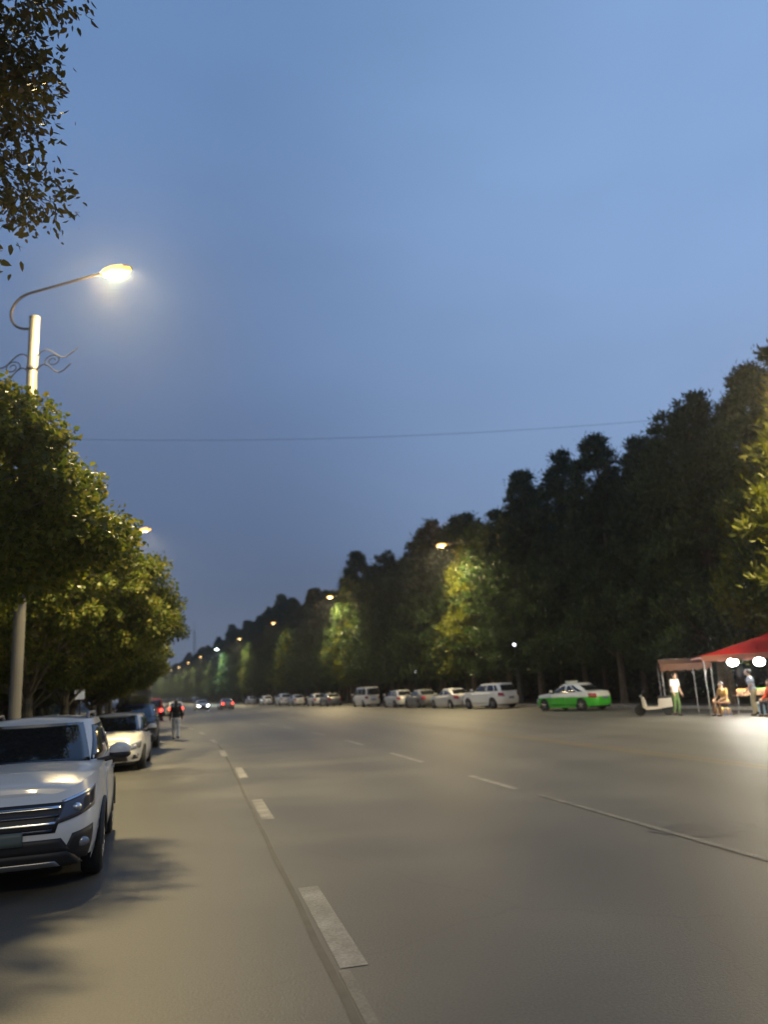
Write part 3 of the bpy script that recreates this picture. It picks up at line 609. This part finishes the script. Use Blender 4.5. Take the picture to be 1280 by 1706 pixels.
        sym('lower_intake', hw2 * .55, p['zb'] + .1, p['zb'] + .26, M_blk, a2_=hw2 * .48)
    sym('number_plate', .2, p['zb'] + .26, p['zb'] + .39, mat('dull_plate', (.10, .13, .12), .5) if hero else M_blk, off=.03)
    V, Fc = patch(lambda u, z, o: surf((1 if u >= 0 else -1) * (tot - abs(u)), z, o), [(-.22, p['zb'] + .42), (.22, p['zb'] + .42), (.22, p['zb'] + .55), (-.22, p['zb'] + .55)], .02, .02, 6, 2); mesh_obj('number_plate', V, Fc, mat('plain_plate', (.12, .16, .26), .5), root)
    if rails:
        for s in (1, -1):
            y = s * (p['tw'] - .07); MB().tube([(p['x1'] - .2, y, zr + .0), (p['x1'] - .3, y, zr + .075), (p['x2'] + .3, y, zr + .075), (p['x2'] + .15, y, zr)], .02, 6).build('roof_rail', M_rim, root)
    if sign:
        MB().box((-.18, -.34, H + .005), (.10, .34, H + .12)).build('roof_sign', sign, root)
    return root
def beside(off, Y, toward=True): return (C(Y) + off, Y, 0), heading(Y, toward)
GL = 'cars parked nose to the camera along the left kerb'
l, r = (-4.56, 10.05, 0), R_(-72.5); suv = make_car('suv', 'white SUV parked at the bottom left, nose towards the camera, cut by the left edge', P_white, l, r, rails=True, hero=True, name='parked_car')
l, r = beside(-2.28, 22.9); make_car('hatch', 'cream white hatchback parked right behind the white SUV', P_white2, l, r)
l, r = beside(-2.35, 32.2); make_car('suv', 'dark blue SUV parked behind the cream white hatchback', P_dark, l, r)
l, r = beside(-2.45, 39.2); make_car('sedan', 'black sedan parked fourth along the left kerb', P_black, l, r)
l, r = beside(-2.4, 45.8); make_car('hatch', 'grey hatchback parked on the left, in front of the box truck', P_grey, l, r)
for k, Y in enumerate((66, 73, 80)):
    l, r = beside(-2.4, Y); make_car(('sedan', 'suv', 'hatch')[k], ('silver sedan parked far along the left kerb beyond the box truck', 'dark SUV far along the left kerb behind the silver sedan', 'farthest grey hatchback at the left kerb')[k], (P_silver, P_black, P_grey)[k], l, r)
# box truck
l, r = beside(-2.2, 56); tk = thing('box_truck', 'grey box truck parked beneath the trees beyond the left hand cars', 'truck', l, r)
MB().box((-3.2, -1.05, .75), (1.15, 1.05, 3.0)).build('cargo_box', mat('box_grey', (.20, .21, .20), .6, noise=.1, nscale=2), tk)
cb = MB(); cb.add([(1.3, -.98, .45), (3.0, -.98, .45), (3.0, -.98, 1.25), (2.72, -.92, 2.15), (1.3, -.92, 2.2), (1.3, .98, .45), (3.0, .98, .45), (3.0, .98, 1.25), (2.72, .92, 2.15), (1.3, .92, 2.2)], [(4, 3, 2, 1, 0), (5, 6, 7, 8, 9), (1, 2, 7, 6), (2, 3, 8, 7), (3, 4, 9, 8), (0, 1, 6, 5), (4, 0, 5, 9)]); cb.build('cab', P_dark, tk)
MB().add([(3.005, -.85, 1.3), (3.005, .85, 1.3), (2.76, .8, 2.08), (2.76, -.8, 2.08), (2.98, -.85, 1.3), (2.98, .85, 1.3), (2.73, .8, 2.08), (2.73, -.8, 2.08)], [(0, 1, 2, 3), (7, 6, 5, 4), (0, 4, 5, 1), (1, 5, 6, 2), (2, 6, 7, 3), (3, 7, 4, 0)]).build('windscreen', M_glass, tk)
MB().box((-3.2, -.45, .5), (2.9, .45, .7)).build('chassis', M_blk, tk)
for s in (1, -1):
    MB().box((3.0, s * .6 - .15, .7), (3.03, s * .6 + .15, .88)).build('headlight', M_lens, tk)
    for xc in (2.2, -2.0):
        w = MB().lathe([(.22, -.12), (.38, -.12), (.41, -.06), (.41, .06), (.38, .12), (.22, .12)], 24, 'y', (xc, s * .86, .41)).build('wheel', M_tyre, tk, True)
        MB().lathe([(.23, s * .1), (.1, s * .06)], 20, 'y', (xc, s * .86, .41)).build('rim', M_rim, w)
# moving cars far ahead
l, r = beside(-.1, 70, False); make_car('van', 'pale red van driving away with red tail lights behind the walking person', P_redc, l, r, tail=1, name='moving_car')
l, r = beside(3.2, 84, False); make_car('hatch', 'pale car driving away with lit red tail lights, right of the red van', P_silver, l, r, tail=1, name='moving_car')
l, r = beside(9.6, 112); make_car('sedan', 'oncoming car in the far distance with bright white headlights', P_silver, l, r, head=1, name='moving_car')
l, r = beside(12.4, 108, False); make_car('sedan', 'far car with lit red tail lights right of the oncoming headlights', P_grey, l, r, tail=1, name='moving_car')
# right row
def rcar(kind, label, pm, Y, off=22.1, tw=False, turn=0, **k):
    l, r = beside(off, Y, tw); r += R_(turn); return make_car(kind, label, pm, l, r, **k)
rcar('sedan', 'bright green and white taxi parked at the right kerb left of the stall', P_taxi, 43.9, turn=16, off=21.7, roof_m=P_white, cat='taxi', name='taxi', sign=mat('taxi_sign', (.55, .6, .55), .5))
rcar('suv', 'white SUV parked left of the green taxi', P_white, 54.2, turn=12)
rcar('sedan', 'silver sedan tight behind the white SUV at the right kerb', P_silver, 60.2, turn=4)
rcar('sedan', 'dark grey sedan between the silver cars on the right', P_grey, 65.8)
rcar('hatch', 'small silver hatchback right of the tall pale van', P_silver, 71.0)
rcar('van', 'tall pale van parked under the trees in the middle of the right row', P_white2, 79.5)
for k, (Y, kd, pm, lb) in enumerate([(92, 'sedan', P_grey, 'grey sedan first to the left of the pale van'), (98, 'hatch', P_silver, 'silver hatchback second to the left of the pale van'), (108, 'sedan', P_silver, 'silver sedan third to the left of the pale van'), (116, 'suv', P_white, 'small looking white SUV in the far right row'), (128, 'hatch', P_white, 'white hatchback near the far end of the right row'), (141, 'sedan', P_silver, 'last visible silver sedan of the right row')]):
    rcar(kd, lb, pm, Y)

# ------------------------------------------------------------------ people
M_skin = mat('skin', (.42, .26, .18), .55); M_hair = mat('hair', (.012, .01, .01), .5); M_shoe = mat('shoes', (.05, .045, .04), .6)
DG = None
def remesh(mb, name, m, parent, vox=.012, sm=3):
    me = bpy.data.meshes.new('tmp'); me.from_pydata([tuple(v) for v in mb.V], [], mb.F); o = bpy.data.objects.new('tmp', me); COL.objects.link(o)
    a = o.modifiers.new('r', 'REMESH'); a.mode = 'VOXEL'; a.voxel_size = vox; s = o.modifiers.new('s', 'SMOOTH'); s.iterations = sm; s.factor = .5
    bpy.context.view_layer.update(); e = o.evaluated_get(bpy.context.evaluated_depsgraph_get()); nm = bpy.data.meshes.new_from_object(e); nm.name = name; nm.materials.clear(); nm.materials.append(m)
    nm.polygons.foreach_set('use_smooth', [True] * len(nm.polygons)); bpy.data.objects.remove(o); bpy.data.meshes.remove(me)
    r = bpy.data.objects.new(name, nm); COL.objects.link(r); r.parent = parent; return r
def person(label, loc, rz, J, top, bottom, hair_long=False, s=1.0, scale_name='person', long_sleeve=False, extra=None):
    """J: joints, person faces +X, left = +Y"""
    t = thing('person', label, 'person', loc, rz); t.scale = (s, s, s)
    g = lambda k: Vector(J[k]); b = MB()
    def seg(mb, pts, rad): 
        pts = [Vector(p) for p in pts]; mb.tube(pts, rad, 12)
        for p, r in zip(pts, rad): mb.ball(p, r, 12, 8)
    hip, che, nek, hd = g('hip'), g('chest'), g('neck'), g('head')
    b.ball(hip, (.12, .165, .13)); b.ball(hip.lerp(che, .5), (.105, .145, .16)); b.ball(che, (.12, .175, .17)); b.ball(che + Vector((0, 0, .11)), (.08, .17, .06))
    seg(b, [che + Vector((0, 0, .1)), nek, hd - Vector((0, 0, .05))], [.06, .055, .05])
    b.ball(hd + Vector((0, 0, .01)), (.098, .078, .118)); b.ball(hd + Vector((.03, 0, -.06)), (.062, .055, .055)); b.ball(hd + Vector((.104, 0, -.015)), (.018, .014, .026), 8, 6)
    for q in (1, -1): b.ball(hd + Vector((0, q * .082, -.01)), (.02, .01, .032), 8, 6)
    for q, L_ in ((1, 'l'), (-1, 'r')):
        sh, el, wr = g('sh' + L_), g('el' + L_), g('wr' + L_); seg(b, [sh, el, wr], [.05, .038, .026])
        d = (wr - el).normalized(); side = Vector((1, 0, 0)); side = (side - d * side.dot(d)).normalized(); pal = wr + d * .05
        seg(b, [wr, pal], [.026, .032]); seg(b, [pal - side * .018, wr + d * .09 - side * .028, wr + d * .09 + side * .028], [.018, .015, .015])
        nrm_ = d.cross(side) * (-q)
        for k, (o_, ln) in enumerate(((.030, .070), (.011, .080), (-.010, .074), (-.030, .058))):
            p0 = wr + d * .088 + side * o_; p1 = p0 + d * ln * .5 + nrm_ * .006; p2 = p0 + d * ln * .9 + nrm_ * .028; b.tube([p0, p1, p2], [.011, .010, .008], 8)
        b.tube([wr + d * .03 + side * .025, wr + d * .06 + side * .052, wr + d * .095 + side * .056], [.014, .012, .009], 8)
        hp, kn, an = g('hp' + L_), g('kn' + L_), g('an' + L_); seg(b, [hp, kn, kn.lerp(an, .35), an], [.088, .056, .055, .036])
        seg(b, [an, an + Vector((.10, 0, -.055))], [.038, .03])
    remesh(b, 'body', M_skin, t, .011, 3)
    c = MB(); c.ball(hip + Vector((0, 0, .05)), (.14, .185, .11)); c.ball(hip.lerp(che, .5), (.125, .168, .18)); c.ball(che, (.138, .195, .185)); c.ball(che + Vector((0, 0, .105)), (.095, .185, .065))
    for q, L_ in ((1, 'l'), (-1, 'r')):
        sh, el, wr = g('sh' + L_), g('el' + L_), g('wr' + L_)
        seg(c, [sh, el if long_sleeve else sh.lerp(el, .7)] + ([el.lerp(wr, .9)] if long_sleeve else []), [.066, .056] + ([.042] if long_sleeve else []))
    remesh(c, 'shirt', top, t, .016, 2)
    c = MB(); c.ball(hip, (.138, .178, .12))
    for L_ in 'lr':
        hp, kn, an = g('hp' + L_), g('kn' + L_), g('an' + L_); seg(c, [hp, kn, kn.lerp(an, .92)], [.105, .074, .058])
    remesh(c, 'trousers', bottom, t, .016, 2)
    c = MB(); c.ball(hd + Vector((-.018, 0, .035)), (.104, .09, .108)); 
    if hair_long: c.ball(hd + Vector((-.06, 0, -.06)), (.06, .08, .15)); c.ball(nek + Vector((-.07, 0, -.03)), (.045, .075, .12))
    h = remesh(c, 'hair', M_hair, t, .014, 2)
    for L_ in 'lr':
        an = g('an' + L_); c = MB(); seg(c, [an + Vector((-.02, 0, -.04)), an + Vector((.12, 0, -.052))], [.048, .04]); remesh(c, 'shoe', M_shoe, t, .014, 2)
    for q in (1, -1): MB().ball(hd + Vector((.09, q * .032, .015)), (.012, .014, .010), 8, 6).build('eye', M_hair, t, True)
    MB().ball(hd + Vector((.088, 0, -.062)), (.010, .026, .007), 8, 6).build('mouth', mat('lips', (.3, .1, .09), .5), t, True)
    return t
def stand(stride=0., armb=.1, lean=0., reach=None):
    J = dict(hip=(0, 0, .93), chest=(lean * .4, 0, 1.28), neck=(lean * .6, 0, 1.47), head=(lean * .75 + .02, 0, 1.60), shl=(lean * .5, .19, 1.41), shr=(lean * .5, -.19, 1.41),
             ell=(lean * .5 - stride * .3, .25, 1.13), elr=(lean * .5 + stride * .3, -.25, 1.13), wrl=(lean * .5 + armb - stride * .45, .26, .90), wrr=(lean * .5 + armb + stride * .6, -.26, .91),
             hpl=(0, .09, .90), hpr=(0, -.09, .90), knl=(.04 + stride * .55, .10, .49), knr=(.04 - stride * .3, -.10, .49), anl=(stride * .9, .10, .09), anr=(-stride * .9, -.10, .09 + .05 * (stride > 0)))
    if reach: J['elr'] = (.22, -.24, 1.18); J['wrr'] = reach; 
    return J
def sit():
    return dict(hip=(0, 0, .50), chest=(.04, 0, .85), neck=(.08, 0, 1.04), head=(.12, 0, 1.17), shl=(.06, .19, .98), shr=(.06, -.19, .98), ell=(.14, .25, .72), elr=(.14, -.25, .72), wrl=(.36, .16, .62), wrr=(.36, -.16, .62),
                hpl=(.02, .1, .48), hpr=(.02, -.1, .48), knl=(.44, .14, .50), knr=(.44, -.14, .50), anl=(.42, .13, .09), anr=(.46, -.13, .09))
cloth = lambda n, c: mat(n, c, .85, noise=.12, nscale=9)
person('person in a black top and white trousers walking on the road beside the parked cars', (-9.95, 36.0, 0), R_(105), stand(.22), cloth('black_cloth', (.012, .012, .014)), cloth('white_cloth', (.8, .79, .75)), True, 1.0, long_sleeve=True)
# ------------------------------------------------------------------ stall on the right
M_redf = leaf_mat('red_canvas', [(.26, .009, .008), (.29, .010, .009)], .4, .7); M_tan = mat('brown_canvas', (.075, .035, .022), .85, noise=.2, nscale=2); M_steel = mat('steel_tube', (.22, .22, .22), .5, metal=.4)
def canopy(name, label, loc, rz, w, d, z0, zr, fabric, legs=True, valance=.22, vm=None, hip=False):
    t = thing(name, label, 'awning', loc, rz); n = 10; V = []
    for i in range(n + 1):
        for j in range(7):
            u = i / n * 2 - 1; v = j / 6 * 2 - 1; z = z0 + (zr - z0) * (1 - max(abs(v), abs(u))) ** 1.15 if hip else z0 + (zr - z0) * (1 - abs(v)) - .07 * (1 - (abs(u * 3) % 1 - .5) ** 2 * 4) * (1 - abs(v)) * .5; V.append((u * w / 2, v * d / 2, z))
    V += [(x, y, z - .012) for x, y, z in list(V)]; o = (n + 1) * 7
    Fc = [(i * 7 + j, (i + 1) * 7 + j, (i + 1) * 7 + j + 1, i * 7 + j + 1) for i in range(n) for j in range(6)]; Fc += [tuple(o + k for k in f[::-1]) for f in list(Fc)]
    mesh_obj('roof_cloth', V, Fc, fabric, t, True)
    for sx, sy in ((0, -1), (0, 1), (-1, 0), (1, 0)):
        mb = MB(); ln = w if sy else d; k = 12
        for q in range(k):
            a, b = -ln / 2 + ln * q / k, -ln / 2 + ln * (q + 1) / k; drop = valance * (.8 if q % 2 else 1)
            if sy: mb.box((a, sy * d / 2 - .006, z0 - drop), (b - .004, sy * d / 2 + .006, z0 + .004))
            elif False: pass
        if sy: mb.build('valance', vm or fabric, t)
    if legs:
        for sx in (-1, 1):
            for sy in (-1, 1): MB().tube([(sx * (w / 2 - .05), sy * (d / 2 - .05), 0), (sx * (w / 2 - .05), sy * (d / 2 - .05), z0)], .022, 8).build('leg', M_steel, t)
        fr = MB()
        for sy in (-1, 1): fr.tube([(-w / 2 + .05, sy * (d / 2 - .05), z0 - .02), (w / 2 - .05, sy * (d / 2 - .05), z0 - .02)], .018, 6)
        fr.tube([(-w / 2 + .05, 0, zr - .03), (w / 2 - .05, 0, zr - .03)], .018, 6) if not hip else None
        for sx in (-1, 1): fr.tube([(sx * (w / 2 - .05), -d / 2 + .05, z0 - .02), (sx * (w / 2 - .05), 0, z0 - .02 if hip else zr - .04), (sx * (w / 2 - .05), d / 2 - .05, z0 - .02)], .018, 6)
        fr.build('frame', M_steel, t)
    return t
canopy('stall_canopy', 'red canvas canopy of the lit street stall at the right edge', (15.75, 32.0, 0), R_(-14), 6.4, 3.6, 2.32, 3.2, M_redf, hip=True, vm=mat('pale_valance', (.30, .12, .09), .8))
canopy('side_awning', 'low brown awning left of the red canopy', (12.9, 35.0, 0), R_(-14), 2.1, 2.0, 2.1, 2.35, M_tan, valance=.3)
def work_lamp(label, loc, power):
    t = thing('hanging_lamp', label, 'lamp', loc, 0, 'bare lamps under the stall canopy')
    MB().tube([(0, 0, .1), (0, 0, .55)], .008, 5).build('flex', M_blk, t); MB().lathe([(.03, .02), (.035, .1), (.02, .12)], 12).build('socket', M_blk, t)
    MB().ball((0, 0, -.06), (.21, .17, .16), 14, 10).build('bulb', mat('white_bulb', (1, 1, 1), .3, emit=(1, .97, .9), es=45), t, True)
    ld = bpy.data.lights.new('bulb_light', 'POINT'); ld.energy = power; ld.color = (1, .95, .82); ld.shadow_soft_size = .19; o = bpy.data.objects.new('bulb_light', ld); COL.objects.link(o); o.parent = t; o.location = (0, 0, -.06)
work_lamp('white bulb hanging under the red canopy, left one', (13.35, 30.9, 2.08), STALL_W); work_lamp('white bulb hanging under the red canopy, right one', (14.3, 30.7, 2.04), STALL_W)
M_wood = mat('stall_wood', (.25, .15, .08), .7, noise=.2, nscale=6)
def table(label, loc, rz, w, d, h, m):
    t = thing('folding_table', label, 'table', loc, rz); MB().box((-w / 2, -d / 2, h - .03), (w / 2, d / 2, h)).build('table_top', m, t)
    for sx in (-1, 1):
        for sy in (-1, 1): MB().tube([(sx * (w / 2 - .05), sy * (d / 2 - .05), 0), (sx * (w / 2 - .1), sy * (d / 2 - .05), h - .03)], .015, 6).build('leg', M_steel, t)
table('long goods table beneath the red canopy', (14.8, 31.9, 0), R_(-14), 2.2, .7, .72, M_wood)
GOODS = [('crate of oranges on the goods table, left one', (14.1, 32.05, .72), (.75, .28, .03)), ('crate of green vegetables in the middle of the goods table', (14.75, 31.9, .72), (.12, .35, .05)), ('crate of red fruit on the right of the goods table', (15.4, 31.75, .72), (.6, .04, .03)), ('crate of yellow fruit standing on the ground left of the goods table', (13.3, 32.3, 0), (.8, .55, .1))]
for k, (lb, lo, c) in enumerate(GOODS):
    t = thing('fruit_crate', lb, 'crate', lo, R_(-14), 'crates of goods at the stall'); mb = MB()
    for z in (.02, .09, .16): mb.box((-.27, -.19, z), (.27, -.175, z + .05)); mb.box((-.27, .175, z), (.27, .19, z + .05)); mb.box((-.27, -.175, z), (-.255, .175, z + .05)); mb.box((.255, -.175, z), (.27, .175, z + .05))
    mb.box((-.255, -.175, 0), (.255, .175, .02)); mb.build('slats', M_wood, t); mb = MB(); g = random.Random(k)
    for i in range(6):
        for j in range(4): mb.ball((-.21 + .084 * i, -.125 + .083 * j, .17 + g.uniform(-.01, .05)), .045, 8, 6)
    mb.build('produce', mat('produce_%d' % k, c, .5), t, True)
t = thing('cool_box', 'pale blue cool box on the ground under the left half of the red canopy', 'cool box', (14.35, 31.0, 0), R_(-14)); MB().box((-.32, -.2, .02), (.32, .2, .38)).build('box', mat('cool_box_blue', (.25, .40, .55), .5), t); MB().box((-.335, -.215, .385), (.335, .215, .44)).build('lid', mat('cool_box_white', (.6, .6, .58), .5), t)
def stool(label, loc):
    t = thing('plastic_stool', label, 'stool', loc, R_(10)); MB().lathe([(.15, .40), (.17, .42), (.165, .44), (.0, .445)], 16).build('seat', mat('stool_blue', (.05, .12, .35), .5), t)
    for a in range(4): q = a * math.pi / 2 + .78; MB().tube([(.13 * math.cos(q), .13 * math.sin(q), .41), (.19 * math.cos(q), .19 * math.sin(q), 0)], .018, 6).build('leg', mat('stool_blue', (.05, .12, .35), .5), t)
person('person in a white shirt and green trousers standing under the brown awning', (11.65, 33.0, 0), R_(-60), stand(.05, .1, .12), cloth('white_shirt', (.62, .62, .60)), cloth('green_trousers', (.06, .11, .03)))
person('seated person in a yellow brown top at the left end of the stall', (12.95, 31.2, 0), R_(200), sit(), cloth('tan_top', (.45, .28, .10)), cloth('brown_trousers', (.14, .07, .035)))
stool('blue plastic stool under the seated person in the yellow brown top', (12.92, 31.2, 0))
person('person in a pale blue top and light trousers standing at the stall', (13.6, 30.1, 0), R_(150), stand(.04, .2, .1), cloth('pale_blue_top', (.30, .36, .52)), cloth('light_trousers', (.40, .38, .30)))
person('seated person in an orange red jacket at the right edge of the picture', (14.0, 29.4, 0), R_(190), sit(), cloth('orange_red_jacket', (.75, .09, .03)), cloth('dark_trousers', (.04, .04, .06)), long_sleeve=True)
stool('blue plastic stool under the person in the orange red jacket', (14.02, 29.4, 0))
# ------------------------------------------------------------------ scooters
def scooter(label, loc, rz, pm, grp=None):
    t = thing('electric_scooter', label, 'scooter', loc, rz, grp)
    for x in (.62, -.55):
        w = MB().lathe([(.15, -.035), (.2, -.045), (.23, -.02), (.23, .02), (.2, .045), (.15, .035)], 20, 'y', (x, 0, .23)).build('wheel', M_tyre, t, True); MB().lathe([(.155, -.02), (.155, .02)], 16, 'y', (x, 0, .23)).build('rim', M_rim, w)
    b = MB(); b.add([(-.8, -.12, .55), (-.75, -.13, .35), (-.25, -.15, .28), (.3, -.15, .24), (.45, -.13, .35), (.5, -.1, .75), (.42, -.1, .78), (.32, -.12, .36), (-.18, -.13, .36), (-.22, -.12, .68), (-.8, -.1, .72)] + [(x, -y, z) for x, y, z in [(-.8, -.12, .55), (-.75, -.13, .35), (-.25, -.15, .28), (.3, -.15, .24), (.45, -.13, .35), (.5, -.1, .75), (.42, -.1, .78), (.32, -.12, .36), (-.18, -.13, .36), (-.22, -.12, .68), (-.8, -.1, .72)]],
          [(0, 1, 2, 8, 9, 10), (2, 3, 4, 7, 8), (4, 5, 6, 7), (10 + 11, 9 + 11, 8 + 11, 13, 12, 11), (19, 18, 15, 14, 13), (18, 17, 16, 15)] + [(i, (i + 1) % 11, (i + 1) % 11 + 11, i + 11) for i in range(11)]); b.build('body', pm, t)
    MB().ball((-.48, 0, .74), (.34, .13, .06), 14, 8).build('seat', M_blk, t, True)
    MB().tube([(.62, 0, .23), (.5, 0, .72), (.44, 0, 1.0)], .025, 8).build('fork', M_blk, t); MB().tube([(.36, -.32, 1.03), (.44, -.1, 1.0), (.44, .1, 1.0), (.36, .32, 1.03)], .016, 6).build('handlebar', M_blk, t)
    MB().ball((.53, 0, .82), (.05, .07, .06), 10, 8).build('headlight', M_lens, t, True)
    for s in (1, -1): m_ = MB().tube([(.42, s * .22, 1.02), (.40, s * .27, 1.16)], .007, 5).build('mirror_stalk', M_blk, t); MB().ball((.40, s * .28, 1.19), (.012, .06, .04), 10, 6).build('mirror', M_chrome, m_, True)
    return t
scooter('pale scooter parked left of the stall near the white shirted person', (11.15, 34.2, 0), R_(150), mat('scooter_white', (.45, .42, .38), .4))
scooter('dark blue scooter parked on the left pavement behind the white SUV', (C(14.5) - 5.6, 14.5, .125), R_(20), mat('scooter_blue', (.06, .10, .2), .4))
scooter('silver scooter on the left pavement beside the blue one', (C(16) - 5.6, 16.0, .125), R_(25), mat('scooter_silver', (.3, .33, .36), .4))
scooter('red scooter farthest along the left pavement', (C(20) - 5.5, 20.0, .125), R_(15), mat('scooter_red', (.25, .04, .03), .4))
# ------------------------------------------------------------------ signs, lamps among the trees, mast, cable
t = thing('sign_board', 'small white board on a post beneath the trees above the dark SUV', 'sign', (C(30) - 4.4, 30, .12), R_(-14)); MB().tube([(0, 0, 0), (0, 0, 2.15)], .03, 8).build('post', M_iron, t); MB().box((-.2, -.05, 1.85), (.2, -.02, 2.2)).build('board', mat('white_board', (.8, .8, .78), .5, emit=(1, .97, .9), es=.25), t)  # board looks lit through a faint glow in its own material
def small_lamp(label, loc, h, lean=0):
    t = thing('path_lamp', label, 'lamp', loc); MB().tube([(0, 0, 0), (0, 0, h)], .035, 8).build('post', M_iron, t); MB().ball((0, 0, h + .08), (.11, .11, .09), 12, 8).build('globe', mat('small_globe', (1, 1, 1), .3, emit=(.85, .85, 1), es=8), t, True)
small_lamp('small white lamp among the trunks above the gap right of the pale van', (C(74) + 25.0, 74, .1), 2.9); small_lamp('small bluish lamp among the trees above the white SUV of the right row', (8.9, 56.5, 0), 4.2)
t = thing('lattice_mast', 'thin radio mast above the far trees at the end of the road', 'mast', (-76.5, 302, 0), .3); mb = MB()
for q in range(3):
    a = q * 2.094; mb.tube([(1.1 * math.cos(a), 1.1 * math.sin(a), 0), (.3 * math.cos(a), .3 * math.sin(a), 27)], .07, 5)
for k in range(14):
    z0_, z1_ = k * 27 / 14, (k + 1) * 27 / 14; ra, rb = 1.1 - .8 * z0_ / 27, 1.1 - .8 * z1_ / 27
    for q in range(3): a, b = q * 2.094, (q + 1) * 2.094; mb.tube([(ra * math.cos(a), ra * math.sin(a), z0_), (rb * math.cos(b), rb * math.sin(b), z1_)], .035, 4)
mb.build('lattice', M_iron, t); MB().tube([(0, 0, 27), (0, 0, 31)], .05, 5).build('aerial', M_iron, t)
pts = []
A0, A1 = Vector((-30.2, 50, 20.3)), Vector((27.4, 50, 18.9))
for i in range(33): u = i / 32; p = A0.lerp(A1, u); p.z -= 1.15 * 4 * u * (1 - u); pts.append(p)
t = thing('overhead_cable', 'thin dark cable sagging across the sky over the road', 'cable'); MB().tube(pts, .011, 5).build('wire', mat('wire', (.03, .03, .035), .6), t)
# ------------------------------------------------------------------ haze
hz_m = bpy.data.materials.new('haze_air'); hz_m.use_nodes = True; N = hz_m.node_tree.nodes; N.remove(N['Principled BSDF'])
pv = N.new('ShaderNodeVolumePrincipled'); pv.inputs['Color'].default_value = (.85, .9, 1, 1); pv.inputs['Density'].default_value = .00055; pv.inputs['Anisotropy'].default_value = .78
hz_m.node_tree.links.new(pv.outputs[0], N['Material Output'].inputs['Volume'])
hb = MB().box((-420, -80, -1.1), (200, 860, 36)).build('haze', hz_m); tag(hb, kind='stuff')
for o in [o for o in bpy.data.objects if o.type == 'MESH' and o.name.startswith('trunk') and o.parent is None]: bpy.data.objects.remove(o)
